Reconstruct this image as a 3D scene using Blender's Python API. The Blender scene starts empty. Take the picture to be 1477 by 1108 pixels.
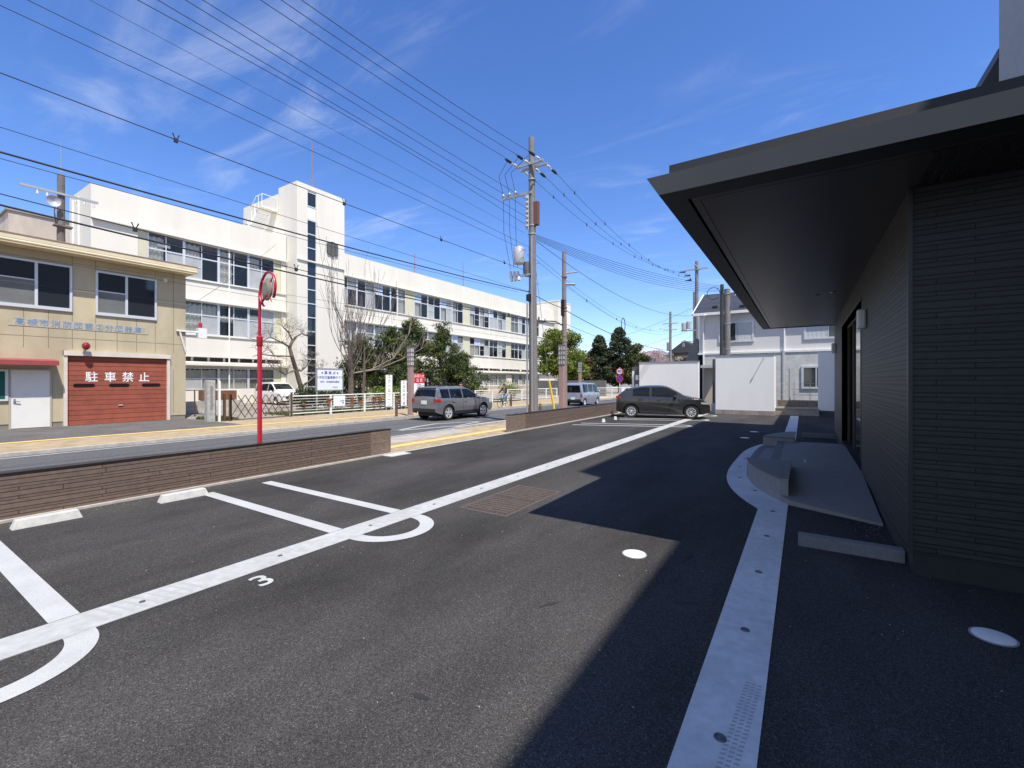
import bpy, bmesh, math, random
from mathutils import Vector, Matrix, Euler, noise as mnoise
rnd = random.Random(7)
R = math.radians
scene = bpy.context.scene
COL = scene.collection

# ------------------------------------------------------------------ helpers
class MB:
    """collects shapes into ONE mesh object"""
    def __init__(s): s.v=[]; s.f=[]; s.m=[]; s.cur=0
    def add(s, vs, fs):
        b=len(s.v); s.v+= [tuple(p) for p in vs]
        for f in fs: s.f.append(tuple(b+i for i in f)); s.m.append(s.cur)
        return s
    def box(s,x0,x1,y0,y1,z0,z1):
        return s.add([(x0,y0,z0),(x1,y0,z0),(x1,y1,z0),(x0,y1,z0),(x0,y0,z1),(x1,y0,z1),(x1,y1,z1),(x0,y1,z1)],
            [(0,3,2,1),(4,5,6,7),(0,1,5,4),(1,2,6,5),(2,3,7,6),(3,0,4,7)])
    def quad(s,a,b,c,d): return s.add([a,b,c,d],[(0,1,2,3)])
    def poly(s,pts): return s.add(pts,[tuple(range(len(pts)))])
    def prism(s,pts,z0,z1):
        n=len(pts); vs=[(p[0],p[1],z0) for p in pts]+[(p[0],p[1],z1) for p in pts]
        fs=[tuple(range(n-1,-1,-1)),tuple(range(n,2*n))]+[(i,(i+1)%n,n+(i+1)%n,n+i) for i in range(n)]
        return s.add(vs,fs)
    def tube(s,pts,r,n=6,cap=True):
        pts=[Vector(p) for p in pts]; k=len(pts); rs=r if isinstance(r,(list,tuple)) else [r]*k
        rings=[]; ref=None
        for i,p in enumerate(pts):
            d=(pts[min(i+1,k-1)]-pts[max(i-1,0)])
            d=d.normalized() if d.length>1e-9 else Vector((0,0,1))
            if ref is None:
                ref=d.cross(Vector((0,0,1))) if abs(d.z)<.95 else d.cross(Vector((1,0,0)))
            else: ref=ref-d*ref.dot(d)
            if ref.length<1e-6: ref=d.cross(Vector((1,0,.3)))
            ref.normalize(); u=d.cross(ref)
            rings.append([p+(ref*math.cos(2*math.pi*j/n)+u*math.sin(2*math.pi*j/n))*rs[i] for j in range(n)])
        vs=[q for rg in rings for q in rg]; fs=[]
        for i in range(k-1):
            for j in range(n):
                a=i*n+j; b=i*n+(j+1)%n; fs.append((a,b,b+n,a+n))
        if cap: fs+= [tuple(range(n-1,-1,-1)), tuple(range((k-1)*n,k*n))]
        return s.add(vs,fs)
    def cyl(s,p0,p1,r0,r1=None,n=12): return s.tube([p0,p1],[r0,r0 if r1 is None else r1],n)
    def ball(s,c,r,n=10,m=7):
        rx,ry,rz=r if isinstance(r,(tuple,list)) else (r,r,r)
        vs=[(c[0],c[1],c[2]-rz)]
        for i in range(1,m):
            t=math.pi*i/m
            for j in range(n):
                a=2*math.pi*j/n; vs.append((c[0]+rx*math.sin(t)*math.cos(a),c[1]+ry*math.sin(t)*math.sin(a),c[2]-rz*math.cos(t)))
        vs.append((c[0],c[1],c[2]+rz)); fs=[]
        for j in range(n): fs.append((0,1+(j+1)%n,1+j))
        for i in range(m-2):
            for j in range(n):
                a=1+i*n+j; b=1+i*n+(j+1)%n; fs.append((a,b,b+n,a+n))
        L=len(vs)-1
        for j in range(n): fs.append((L,L-n+j,L-n+(j+1)%n))
        return s.add(vs,fs)
    def lathe(s,prof,c=(0,0,0),axis='z',n=24):
        """prof: (radius, offset along axis)"""
        vs=[]; k=len(prof)
        for r,h in prof:
            for j in range(n):
                a=2*math.pi*j/n; x,y=r*math.cos(a),r*math.sin(a)
                p={'z':(x,y,h),'y':(x,h,y),'x':(h,x,y)}[axis]
                vs.append((c[0]+p[0],c[1]+p[1],c[2]+p[2]))
        fs=[]
        for i in range(k-1):
            for j in range(n):
                a=i*n+j;b=i*n+(j+1)%n; fs.append((a,b,b+n,a+n))
        return s.add(vs,fs)
    def disc(s,c,r,axis='z',n=24):
        vs=[]
        for j in range(n):
            a=2*math.pi*j/n; x,y=r*math.cos(a),r*math.sin(a)
            p={'z':(x,y,0),'y':(x,0,y),'x':(0,x,y)}[axis]; vs.append((c[0]+p[0],c[1]+p[1],c[2]+p[2]))
        return s.add(vs,[tuple(range(n))])
    def build(s,name,mats,parent=None,world=True,smooth=False,loc=None,recalc=True,bevel=0):
        me=bpy.data.meshes.new(name); me.from_pydata(s.v,[],s.f)
        for m in (mats if isinstance(mats,(list,tuple)) else [mats]): me.materials.append(m)
        if any(s.m): me.polygons.foreach_set('material_index',s.m)
        if recalc:
            bm=bmesh.new(); bm.from_mesh(me); bmesh.ops.recalc_face_normals(bm,faces=bm.faces); bm.to_mesh(me); bm.free()
        if smooth:
            me.polygons.foreach_set('use_smooth',[True]*len(me.polygons))
            if smooth!='all':
                try: me.set_sharp_from_angle(angle=R(40))
                except Exception: pass
        o=bpy.data.objects.new(name,me); COL.objects.link(o)
        if parent is not None:
            o.parent=parent
            if world: o.matrix_parent_inverse=parent_matrix(parent).inverted()
        if loc is not None: o.location=loc
        if bevel:
            b=o.modifiers.new('bevel','BEVEL'); b.width=bevel; b.segments=2; b.limit_method='ANGLE'; b.angle_limit=R(40)
        return o
def parent_matrix(o):
    m=Matrix.LocRotScale(o.location,o.rotation_euler,o.scale)
    if o.parent is not None: m=parent_matrix(o.parent)@o.matrix_parent_inverse@m
    return m
def tag(o,label=None,cat=None,group=None,kind=None):
    if label: o['label']=label
    if cat: o['category']=cat
    if group: o['group']=group
    if kind: o['kind']=kind
    return o
def thing(name,label,cat,loc=(0,0,0),rz=0,group=None):
    o=bpy.data.objects.new(name,None); COL.objects.link(o); o.location=loc; o.rotation_euler=(0,0,rz)
    o.empty_display_size=.2
    return tag(o,label,cat,group)
def copy_tree(o,parent=None):
    c=o.copy(); COL.objects.link(c)
    if parent is not None: c.parent=parent
    for ch in list(o.children): copy_tree(ch,c)
    return c
def text_mesh(name,body,size,mat,parent=None,loc=(0,0,0),rot=(0,0,0),depth=.004,sx=1.0,bold=0,spacing=1.0,line=1.0):
    cu=bpy.data.curves.new(name,'FONT'); cu.body=body; cu.size=size; cu.align_x='CENTER'; cu.align_y='CENTER'
    cu.extrude=depth; cu.offset=bold; cu.space_character=spacing; cu.space_line=line
    t=bpy.data.objects.new(name+'_curve',cu); COL.objects.link(t)
    dg=bpy.context.evaluated_depsgraph_get(); dg.update()
    me=bpy.data.meshes.new_from_object(t.evaluated_get(dg)); bpy.data.objects.remove(t); bpy.data.curves.remove(cu)
    me.name=name; me.materials.clear(); me.materials.append(mat)
    o=bpy.data.objects.new(name,me); COL.objects.link(o)
    o.location=loc; o.rotation_euler=rot; o.scale=(sx,1,1)
    if parent is not None:
        o.parent=parent; o.matrix_parent_inverse=parent_matrix(parent).inverted()
    return o
FACE_X=(R(90),0,R(90))      # text standing on a wall that faces +X
FACE_MY=(R(90),0,0)         # text standing on a wall that faces -Y

# ------------------------------------------------------------------ materials
def nt(m): m.use_nodes=True; return m.node_tree
_mc={}
def mat(name,col,rough=.6,metal=0.,var=0.,vscale=3.,bump=0.,bscale=40.,spec=.5,coat=0.,stretch=(1,1,1),var2=0.,v2scale=.4,alpha=None,trans=0.,emit=None):
    if name in _mc: return _mc[name]
    m=bpy.data.materials.new(name); t=nt(m); N=t.nodes; L=t.links
    b=N['Principled BSDF']; b.inputs['Base Color'].default_value=(*col,1); b.inputs['Roughness'].default_value=rough
    b.inputs['Metallic'].default_value=metal; b.inputs['Specular IOR Level'].default_value=spec
    b.inputs['Coat Weight'].default_value=coat; b.inputs['Coat Roughness'].default_value=.05
    if emit: b.inputs['Emission Color'].default_value=(*emit,1); b.inputs['Emission Strength'].default_value=1
    if var or bump or var2:
        tc=N.new('ShaderNodeTexCoord'); mp=N.new('ShaderNodeMapping'); mp.inputs['Scale'].default_value=stretch
        L.new(tc.outputs['Object'],mp.inputs['Vector'])
    prev=None
    for sc,am in ((vscale,var),(v2scale,var2)):
        if not am: continue
        n=N.new('ShaderNodeTexNoise'); n.inputs['Scale'].default_value=sc; n.inputs['Detail'].default_value=5; n.inputs['Roughness'].default_value=.6
        L.new(mp.outputs['Vector'],n.inputs['Vector'])
        mr=N.new('ShaderNodeMapRange'); mr.inputs['From Min'].default_value=.3; mr.inputs['From Max'].default_value=.7
        mr.inputs['To Min'].default_value=1-am; mr.inputs['To Max'].default_value=1+am*.6
        L.new(n.outputs['Fac'],mr.inputs['Value'])
        mx=N.new('ShaderNodeVectorMath'); mx.operation='SCALE'
        if prev is None: mx.inputs[0].default_value=col
        else: L.new(prev,mx.inputs[0])
        L.new(mr.outputs['Result'],mx.inputs['Scale']); prev=mx.outputs['Vector']
    if prev is not None: L.new(prev,b.inputs['Base Color'])
    if bump:
        n=N.new('ShaderNodeTexNoise'); n.inputs['Scale'].default_value=bscale; n.inputs['Detail'].default_value=4
        L.new(mp.outputs['Vector'],n.inputs['Vector'])
        bp=N.new('ShaderNodeBump'); bp.inputs['Strength'].default_value=bump; bp.inputs['Distance'].default_value=.01
        L.new(n.outputs['Fac'],bp.inputs['Height']); L.new(bp.outputs['Normal'],b.inputs['Normal'])
    _mc[name]=m; return m
def asphalt(name,base,speck,fine=300.,patch=.25,rough=.85,streak=None):
    m=bpy.data.materials.new(name); t=nt(m); N=t.nodes; L=t.links; b=N['Principled BSDF']
    b.inputs['Roughness'].default_value=rough; b.inputs['Specular IOR Level'].default_value=.08
    tc=N.new('ShaderNodeTexCoord')
    vo=N.new('ShaderNodeTexVoronoi'); vo.inputs['Scale'].default_value=fine; L.new(tc.outputs['Object'],vo.inputs['Vector'])
    n1=N.new('ShaderNodeTexNoise'); n1.inputs['Scale'].default_value=fine*.22; n1.inputs['Detail'].default_value=6; n1.inputs['Roughness'].default_value=.75
    L.new(tc.outputs['Object'],n1.inputs['Vector'])
    n2=N.new('ShaderNodeTexNoise'); n2.inputs['Scale'].default_value=.8; n2.inputs['Detail'].default_value=6; n2.inputs['Roughness'].default_value=.62
    mp=N.new('ShaderNodeMapping'); mp.inputs['Scale'].default_value=streak or (1,1,1); L.new(tc.outputs['Object'],mp.inputs['Vector']); L.new(mp.outputs['Vector'],n2.inputs['Vector'])
    sep=N.new('ShaderNodeSeparateColor'); L.new(vo.outputs['Color'],sep.inputs['Color'])
    r1=N.new('ShaderNodeMapRange'); r1.inputs['From Min'].default_value=.0; r1.inputs['From Max'].default_value=1; r1.inputs['To Min'].default_value=1-speck; r1.inputs['To Max'].default_value=1+speck
    L.new(sep.outputs['Red'],r1.inputs['Value'])
    rb=N.new('ShaderNodeMapRange'); rb.inputs['From Min'].default_value=.93; rb.inputs['From Max'].default_value=1; rb.inputs['To Min'].default_value=0; rb.inputs['To Max'].default_value=speck*4
    L.new(sep.outputs['Green'],rb.inputs['Value'])
    r2=N.new('ShaderNodeMapRange'); r2.inputs['From Min'].default_value=.3; r2.inputs['From Max'].default_value=.7; r2.inputs['To Min'].default_value=1-patch; r2.inputs['To Max'].default_value=1+patch
    L.new(n2.outputs['Fac'],r2.inputs['Value'])
    r3=N.new('ShaderNodeMapRange'); r3.inputs['From Min'].default_value=.3; r3.inputs['From Max'].default_value=.7; r3.inputs['To Min'].default_value=1-speck*.6; r3.inputs['To Max'].default_value=1+speck*.6
    L.new(n1.outputs['Fac'],r3.inputs['Value'])
    ad=N.new('ShaderNodeMath'); ad.operation='ADD'; L.new(r1.outputs[0],ad.inputs[0]); L.new(rb.outputs[0],ad.inputs[1])
    a=N.new('ShaderNodeMath'); a.operation='MULTIPLY'; L.new(ad.outputs[0],a.inputs[0]); L.new(r2.outputs[0],a.inputs[1])
    a2=N.new('ShaderNodeMath'); a2.operation='MULTIPLY'; L.new(a.outputs[0],a2.inputs[0]); L.new(r3.outputs[0],a2.inputs[1])
    mx=N.new('ShaderNodeVectorMath'); mx.operation='SCALE'; mx.inputs[0].default_value=base; L.new(a2.outputs[0],mx.inputs['Scale'])
    L.new(mx.outputs['Vector'],b.inputs['Base Color'])
    bp=N.new('ShaderNodeBump'); bp.inputs['Strength'].default_value=.55; bp.inputs['Distance'].default_value=.004
    L.new(sep.outputs['Red'],bp.inputs['Height']); L.new(bp.outputs['Normal'],b.inputs['Normal'])
    return m
def siding(name,col,mortar,axis,unit=.145,rough=.55,bw=.9,var=.15,spec=.4,ms=.034):
    """long thin stone tiles in rows of three heights"""
    m=bpy.data.materials.new(name); t=nt(m); N=t.nodes; L=t.links; b=N['Principled BSDF']; b.inputs['Roughness'].default_value=rough; b.inputs['Specular IOR Level'].default_value=spec
    tc=N.new('ShaderNodeTexCoord'); sp=N.new('ShaderNodeSeparateXYZ'); L.new(tc.outputs['Object'],sp.inputs[0])
    d=N.new('ShaderNodeMath'); d.operation='DIVIDE'; d.inputs[1].default_value=unit; L.new(sp.outputs['Z'],d.inputs[0])
    fl=N.new('ShaderNodeMath'); fl.operation='FLOOR'; L.new(d.outputs[0],fl.inputs[0])
    fr=N.new('ShaderNodeMath'); fr.operation='FRACT'; L.new(d.outputs[0],fr.inputs[0])
    cr=N.new('ShaderNodeValToRGB'); e=cr.color_ramp.elements; e[0].position=0; e[0].color=(0,0,0,1); e[1].position=1; e[1].color=(1,1,1,1)
    for p,c in ((.47,1/3),(.77,2/3)): k=e.new(p); k.color=(c,c,c,1)
    L.new(fr.outputs[0],cr.inputs[0])
    ad=N.new('ShaderNodeMath'); ad.operation='ADD'; L.new(fl.outputs[0],ad.inputs[0]); L.new(cr.outputs[0],ad.inputs[1])
    sx_=N.new('ShaderNodeMath'); sx_.operation='DIVIDE'; sx_.inputs[1].default_value=unit; L.new(sp.outputs[axis],sx_.inputs[0])
    cb=N.new('ShaderNodeCombineXYZ'); L.new(sx_.outputs[0],cb.inputs[0]); L.new(ad.outputs[0],cb.inputs[1])
    br=N.new('ShaderNodeTexBrick'); br.inputs['Scale'].default_value=1; br.inputs['Brick Width'].default_value=bw/unit; br.inputs['Row Height'].default_value=1/3
    br.inputs['Mortar Size'].default_value=ms; br.inputs['Mortar Smooth'].default_value=.1; br.offset=.37; br.offset_frequency=3; br.squash=.8; br.squash_frequency=2
    c2=tuple(c*(1-var) for c in col); br.inputs['Color1'].default_value=(*col,1); br.inputs['Color2'].default_value=(*c2,1); br.inputs['Mortar'].default_value=(*mortar,1)
    L.new(cb.outputs[0],br.inputs['Vector'])
    n=N.new('ShaderNodeTexNoise'); n.inputs['Scale'].default_value=14; n.inputs['Detail'].default_value=5; L.new(tc.outputs['Object'],n.inputs['Vector'])
    mr=N.new('ShaderNodeMapRange'); mr.inputs['From Min'].default_value=.3; mr.inputs['From Max'].default_value=.7; mr.inputs['To Min'].default_value=.85; mr.inputs['To Max'].default_value=1.12; L.new(n.outputs['Fac'],mr.inputs['Value'])
    mx=N.new('ShaderNodeVectorMath'); mx.operation='SCALE'; L.new(br.outputs['Color'],mx.inputs[0]); L.new(mr.outputs[0],mx.inputs['Scale']); L.new(mx.outputs[0],b.inputs['Base Color'])
    iv=N.new('ShaderNodeMath'); iv.operation='SUBTRACT'; iv.inputs[0].default_value=1; L.new(br.outputs['Fac'],iv.inputs[1])
    bp=N.new('ShaderNodeBump'); bp.inputs['Strength'].default_value=.8; bp.inputs['Distance'].default_value=.008; L.new(iv.outputs[0],bp.inputs['Height']); L.new(bp.outputs['Normal'],b.inputs['Normal'])
    return m
def bricks(name,col,mortar,axis,bw=.4,rh=.2,ms=.01,var=.2,flat=False):
    m=bpy.data.materials.new(name); t=nt(m); N=t.nodes; L=t.links; b=N['Principled BSDF']; b.inputs['Roughness'].default_value=.85
    tc=N.new('ShaderNodeTexCoord'); sp=N.new('ShaderNodeSeparateXYZ'); L.new(tc.outputs['Object'],sp.inputs[0])
    cb=N.new('ShaderNodeCombineXYZ'); L.new(sp.outputs[axis],cb.inputs[0]); L.new(sp.outputs['X' if flat else 'Z'],cb.inputs[1])
    br=N.new('ShaderNodeTexBrick'); br.inputs['Scale'].default_value=1; br.inputs['Brick Width'].default_value=bw; br.inputs['Row Height'].default_value=rh; br.inputs['Mortar Size'].default_value=ms
    br.inputs['Color1'].default_value=(*col,1); br.inputs['Color2'].default_value=(*[c*(1-var) for c in col],1); br.inputs['Mortar'].default_value=(*mortar,1)
    L.new(cb.outputs[0],br.inputs['Vector'])
    n=N.new('ShaderNodeTexNoise'); n.inputs['Scale'].default_value=2.2; n.inputs['Detail'].default_value=8; n.inputs['Roughness'].default_value=.7; L.new(tc.outputs['Object'],n.inputs['Vector'])
    mr=N.new('ShaderNodeMapRange'); mr.inputs['From Min'].default_value=.3; mr.inputs['From Max'].default_value=.7; mr.inputs['To Min'].default_value=.75; mr.inputs['To Max'].default_value=1.15; L.new(n.outputs['Fac'],mr.inputs['Value'])
    mx=N.new('ShaderNodeVectorMath'); mx.operation='SCALE'; L.new(br.outputs['Color'],mx.inputs[0]); L.new(mr.outputs[0],mx.inputs['Scale']); L.new(mx.outputs[0],b.inputs['Base Color'])
    return m
def glass(name,tint=(.85,.84,.79),refl=.02,clear=True,dark=(.02,.025,.03)):
    m=bpy.data.materials.new(name); t=nt(m); N=t.nodes; L=t.links
    out=N['Material Output']
    if not clear:
        b=N['Principled BSDF']; b.inputs['Base Color'].default_value=(*dark,1); b.inputs['Roughness'].default_value=.04; b.inputs['Specular IOR Level'].default_value=.7
        return m
    N.remove(N['Principled BSDF'])
    tr=N.new('ShaderNodeBsdfTransparent'); tr.inputs[0].default_value=(*tint,1)
    gl=N.new('ShaderNodeBsdfGlossy'); gl.inputs['Roughness'].default_value=.02
    fr=N.new('ShaderNodeFresnel'); fr.inputs['IOR'].default_value=1.5
    mr=N.new('ShaderNodeMath'); mr.operation='MULTIPLY_ADD'; mr.inputs[1].default_value=.65; mr.inputs[2].default_value=refl; L.new(fr.outputs[0],mr.inputs[0])
    mx=N.new('ShaderNodeMixShader'); L.new(mr.outputs[0],mx.inputs[0]); L.new(tr.outputs[0],mx.inputs[1]); L.new(gl.outputs[0],mx.inputs[2]); L.new(mx.outputs[0],out.inputs['Surface'])
    return m
def leafmat(name,col,var=.5,trans=.35):
    m=bpy.data.materials.new(name); t=nt(m); N=t.nodes; L=t.links; b=N['Principled BSDF']; b.inputs['Roughness'].default_value=.55; b.inputs['Specular IOR Level'].default_value=.3
    g=N.new('ShaderNodeNewGeometry'); cr=N.new('ShaderNodeValToRGB'); e=cr.color_ramp.elements
    e[0].color=(*[c*(1-var) for c in col],1); e[1].color=(*[min(1,c*(1+var)) for c in col],1)
    L.new(g.outputs['Random Per Island'],cr.inputs[0]); L.new(cr.outputs[0],b.inputs['Base Color'])
    tl=N.new('ShaderNodeBsdfTranslucent'); L.new(cr.outputs[0],tl.inputs[0])
    mx=N.new('ShaderNodeMixShader'); mx.inputs[0].default_value=trans; L.new(b.outputs[0],mx.inputs[1]); L.new(tl.outputs[0],mx.inputs[2]); L.new(mx.outputs[0],N['Material Output'].inputs['Surface'])
    return m

M_lot=asphalt('lot_asphalt',(.050,.048,.046),.5,210,.42,streak=(1,.35,1))
M_road=asphalt('road_asphalt',(.11,.11,.112),.3,120,.12,streak=(1,.12,1))
M_soil=mat('soil',(.27,.245,.20),.95,var=.35,vscale=1.2,bump=.4,bscale=30)
M_far=asphalt('forecourt_asphalt',(.12,.115,.11),.3,90,.2)
M_white=mat('marking_paint',(.47,.475,.465),.6,var=.20,vscale=150,var2=.10,v2scale=3,bump=.15,bscale=200)
M_conc=mat('concrete',(.50,.51,.50),.85,var=.16,vscale=9,var2=.14,v2scale=1.1,bump=.2,bscale=90)
M_gutsun=mat('gutter_concrete_sun',(.42,.425,.415),.85,var=.16,vscale=12,var2=.14,v2scale=1.4,bump=.15,bscale=120)  # sunlit copy of the gutter concrete, darkened in colour to offset the sun
M_gutter=mat('gutter_concrete_shade',(.60,.605,.59),.8,var=.14,vscale=14,var2=.12,v2scale=1.6,bump=.12,bscale=120)  # same concrete for the shaded channel, its brightness put into a paler colour
M_stop=mat('stop_concrete',(.50,.50,.48),.85,var=.2,vscale=12,bump=.3,bscale=70)
M_kerb=mat('kerb_stone',(.42,.40,.36),.9,var=.25,vscale=6,bump=.3,bscale=60)
M_tact=mat('tactile_yellow',(.72,.50,.16),.8,var=.15,vscale=4,bump=.3,bscale=60)
M_paver=bricks('tan_pavers',(.44,.34,.20),(.30,.24,.16),'Y',.2,.1,.006,.25,flat=True)
M_paver_grey=bricks('pale_pavers',(.42,.38,.32),(.3,.27,.23),'Y',.6,.3,.01,.12,flat=True)
M_steel=mat('steel',(.45,.46,.48),.4,.8,var=.1)
M_galv=mat('galvanised',(.42,.43,.44),.5,.5,var=.1,vscale=6)
M_black=mat('black_rubber',(.015,.015,.016),.7)
M_wire=mat('cable_black',(.022,.022,.025),.6)
M_rust=mat('rusty_iron',(.11,.085,.072),.8,.3,var=.35,vscale=25,bump=.5,bscale=60)
M_wht=mat('white_paint',(.80,.80,.78),.5,var=.05,vscale=4)
M_alu=mat('aluminium_frame',(.66,.68,.70),.45,.3)
M_red=mat('red_paint',(.42,.012,.03),.4,var=.08)
M_brown=mat('brown_paint',(.10,.05,.035),.6,var=.15)
M_yellow=mat('yellow_plastic',(.80,.60,.06),.5,var=.05)
M_glass=glass('window_glass'); M_dkglass=glass('dark_glass',clear=False)
M_bark=mat('bark',(.13,.10,.08),.95,var=.35,vscale=6,bump=.6,bscale=25)
M_twig=mat('twig_bark',(.20,.165,.135),.95,var=.25,vscale=6)
M_pole=mat('pole_concrete',(.205,.195,.19),.85,var=.14,vscale=5,var2=.12,v2scale=.8)
M_por=mat('porcelain',(.75,.75,.74),.25)

# ------------------------------------------------------------------ the setting
RZ=-.08   # road level
def S(name,mb,m,parent=None,**k):
    o=mb.build(name,m,parent,**k)
    if parent is None: o['kind']='structure'
    return o
g=MB(); g.quad((-400,-400,-.25),(400,-400,-.25),(400,500,-.25),(-400,500,-.25)); S('ground',g,M_soil)
farK=[(-15.6,-60),(-15.6,40),(-14.8,46),(-12.6,54),(-8,64),(2,76),(30,100)]
nearK=[(-10.3,-60),(-10.3,38),(-9.4,45),(-6.8,52),(-2,60),(8,70),(36,92)]
g=MB(); g.poly([(x,y,RZ) for x,y in nearK]+[(x,y,RZ) for x,y in reversed(farK)]); S('road',g,M_road)
def strip(mb,pts,w,z,closed=False):
    """flat ribbon along pts, w wide"""
    P=[Vector((p[0],p[1],0)) for p in pts]; n=len(P); a=[];b=[]
    for i in range(n):
        d=(P[min(i+1,n-1)]-P[max(i-1,0)]).normalized(); q=Vector((-d.y,d.x,0))*w/2
        a.append(P[i]+q); b.append(P[i]-q)
    for i in range(n-1):
        mb.quad((a[i].x,a[i].y,z),(b[i].x,b[i].y,z),(b[i+1].x,b[i+1].y,z),(a[i+1].x,a[i+1].y,z))
# far side slabs
g=MB(); g.prism([(x-.15,y) for x,y in farK[:5]]+[(-8.6,64.4),(-20.3,64.4),(-20.3,-60)],-.24,0); S('far_pavement',g,M_paver)
g=MB(); g.prism([(-20.3,-60),(-20.3,64.4),(-8.6,64.4),(1.8,76.2),(29.7,100.2),(30,140),(-140,140),(-140,-60)],-.24,-.01); S('school_yard',g,M_soil)
g=MB()
for i in range(len(farK)-1):
    (x0,y0),(x1,y1)=farK[i],farK[i+1]
    if i==0:
        for ya,yb,zt in ((-60,10.4,.004),(10.4,13,.01),(13,40,.05)):
            g.prism([(-15.6,ya),(-15.6,yb-.001),(-15.75,yb-.001),(-15.75,ya)],-.2,zt)
    else: g.prism([(x0,y0),(x1,y1-.001),(x1-.15,y1-.001),(x0-.15,y0)],-.2,.05)
S('far_kerb',g,M_kerb)
g=MB(); g.box(-23.2,-18.32,-60,8.9,-.1,.004); S('forecourt',g,M_far)
g=MB(); strip(g,[(-18.2,-60),(-18.15,4),(-17.6,11),(-16.95,16),(-16.6,24),(-16.6,40),(-15.9,46),(-13.7,54.4),(-9.2,64)],.30,.008); S('tactile_strip',g,M_tact)
# near pavement, lot
g=MB(); g.prism([(-10.3,-60),(-8.05,-60),(-8.05,22.4),(-8.2,38),(-9.45,45.2),(-10.2,38)],-.24,0); S('near_pavement',g,M_paver)
g=MB(); g.box(-10.45,-10.29,-60,12.2,-.2,-.02); g.box(-10.45,-10.29,12.2,38,-.2,.06); S('near_kerb',g,M_kerb)
g=MB(); strip(g,[(-8.85,-60),(-8.85,40)],.28,.006); S('near_tactile_strip',g,M_tact)
g=MB(); g.box(-10.2,-9.35,-60,12,-.05,.005); S('gutter_band',g,M_paver_grey)
g=MB(); g.prism([(-8.05,-60),(60,-60),(60,92),(36,92),(8,70),(-2,60),(-6.8,52),(-9.4,45),(-8.2,38),(-8.05,22.4)],-.24,0); lot=S('parking_lot',g,M_lot)
# painted markings
def arc(cx,cy,r,a0,a1,n=20): return [(cx+r*math.cos(R(a0+(a1-a0)*i/n)),cy+r*math.sin(R(a0+(a1-a0)*i/n))) for i in range(n+1)]
def uline(cy,half,x0,xc,w,name='stall_line'):
    g=MB()
    strip(g,[(x0,cy+half),(-4.425,cy+half)],w,.0045); strip(g,[(x0,cy-half),(-4.425,cy-half)],w,.0045)
    pts=[(-4.085,cy-half),(xc,cy-half)]+arc(xc,cy,half,-90,90,28)+[(xc,cy+half),(-4.085,cy+half)]
    strip(g,pts,w,.0045); return S(name,g,M_white)
uline(3.60,.445,-7.55,-4.07,.165)
uline(.49,.445,-7.65,-4.07,.165)
uline(-2.6,.445,-7.65,-4.07,.165)
# skewed far stalls
g=MB(); 
for a,b in (((-7.48,15.8),(-4.40,17.0)),((-7.48,16.58),(-4.42,17.75)),((-6.75,19.02),(-4.44,20.06)),((-7.0,19.76),(-4.5,20.93)),((-6.64,22.1),(-4.5,22.9))): strip(g,[a,b],.15,.0045)
dv=Vector((.935,.355,0)); nv=Vector((-.355,.935,0))
for a,b in (((-4.12,17.12),(-4.12,17.87)),((-4.12,20.2),(-4.15,21.08)),((-4.15,23.03),(-4.2,23.8))):
    A=Vector((*a,0));B=Vector((*b,0)); c=(A+B)/2+dv*.28; r=(B-A).length/2; th=math.degrees(math.atan2((A-B).y,(A-B).x))
    strip(g,[A]+[Vector((c.x+r*math.cos(R(th+180*i/16)),c.y+r*math.sin(R(th+180*i/16)),0)) for i in range(17)]+[B],.15,.0045)
S('far_stall_line',g,M_white)
o=text_mesh('stall_number','3',.33,M_white,None,(-3.845,2.03,.0045),(0,0,R(90)),.0006,bold=.004); o['kind']='structure'
g=MB(); k=1.78/1.82
for P in ([(-12.42,11.34),(-12.85,12.9),(-13.05,14.07),(-12.1,16.1)],[(-12.42,11.34),(-11.95,13.2),(-11.75,14.0),(-12.1,16.1)]): strip(g,[(x*k,y*k) for x,y in P],.16,RZ+.004)
strip(g,[(-10.95,-20),(-10.95,12.3),(-11.3,15),(-11.2,17)],.12,RZ+.0045); strip(g,[(-15.3,-40),(-15.3,9.5)],.10,RZ+.0045)
S('road_marking',g,M_white)
g=MB(); strip(g,[(-8.0,7.28),(-8.0,12.3)],.09,.0085); S('edge_line',g,M_white)
# drain channels with their screw caps
M_cap=mat('cap_metal',(.16,.165,.17),.5,.6,var=.2,vscale=60)
def screwcaps(pts,parent,k=1.0):
    for x,y in pts:
        m=MB(); m.lathe([(0,.008),(.012*k,.008),(.013*k,.006),(.020*k,.006),(.021*k,.009),(.027*k,.009),(.030*k,.0042)],(x,y,0),'z',20); m.build('screw_cap',M_cap,parent,smooth=True)
g=MB(); g.box(-4.42,-4.09,-8,25,-.1,.004)
for i in range(34): pass
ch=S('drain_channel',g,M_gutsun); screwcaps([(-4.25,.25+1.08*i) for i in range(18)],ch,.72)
nU=26
def ox(u): return -.50-.71*(1-abs(u)**3.2)
def ix(u): return -.17-.74*(1-abs(u)**3.2)
PC=10.7
outer=[(ox(u),PC+3.95*u) for u in [-1+2*i/nU for i in range(nU+1)]]
inner=[(ix(u),PC+3.50*u) for u in [-1+2*i/nU for i in range(nU+1)]]
g=MB()
g.box(-.50,-.17,-6,PC-3.95,-.1,.0042)
g.poly([(-.5,PC-3.95,.0042),(-.17,PC-3.95,.0042),(-.17,PC-3.5,.0042)])
g.poly([(-.5,PC+3.95,.0042),(-.17,PC+3.5,.0042),(-.17,PC+3.95,.0042)])
for i in range(nU): g.quad((*outer[i],.0042),(*inner[i],.0042),(*inner[i+1],.0042),(*outer[i+1],.0042))
g.box(-.50,-.17,PC+3.95,25.6,-.1,.0042)
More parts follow.
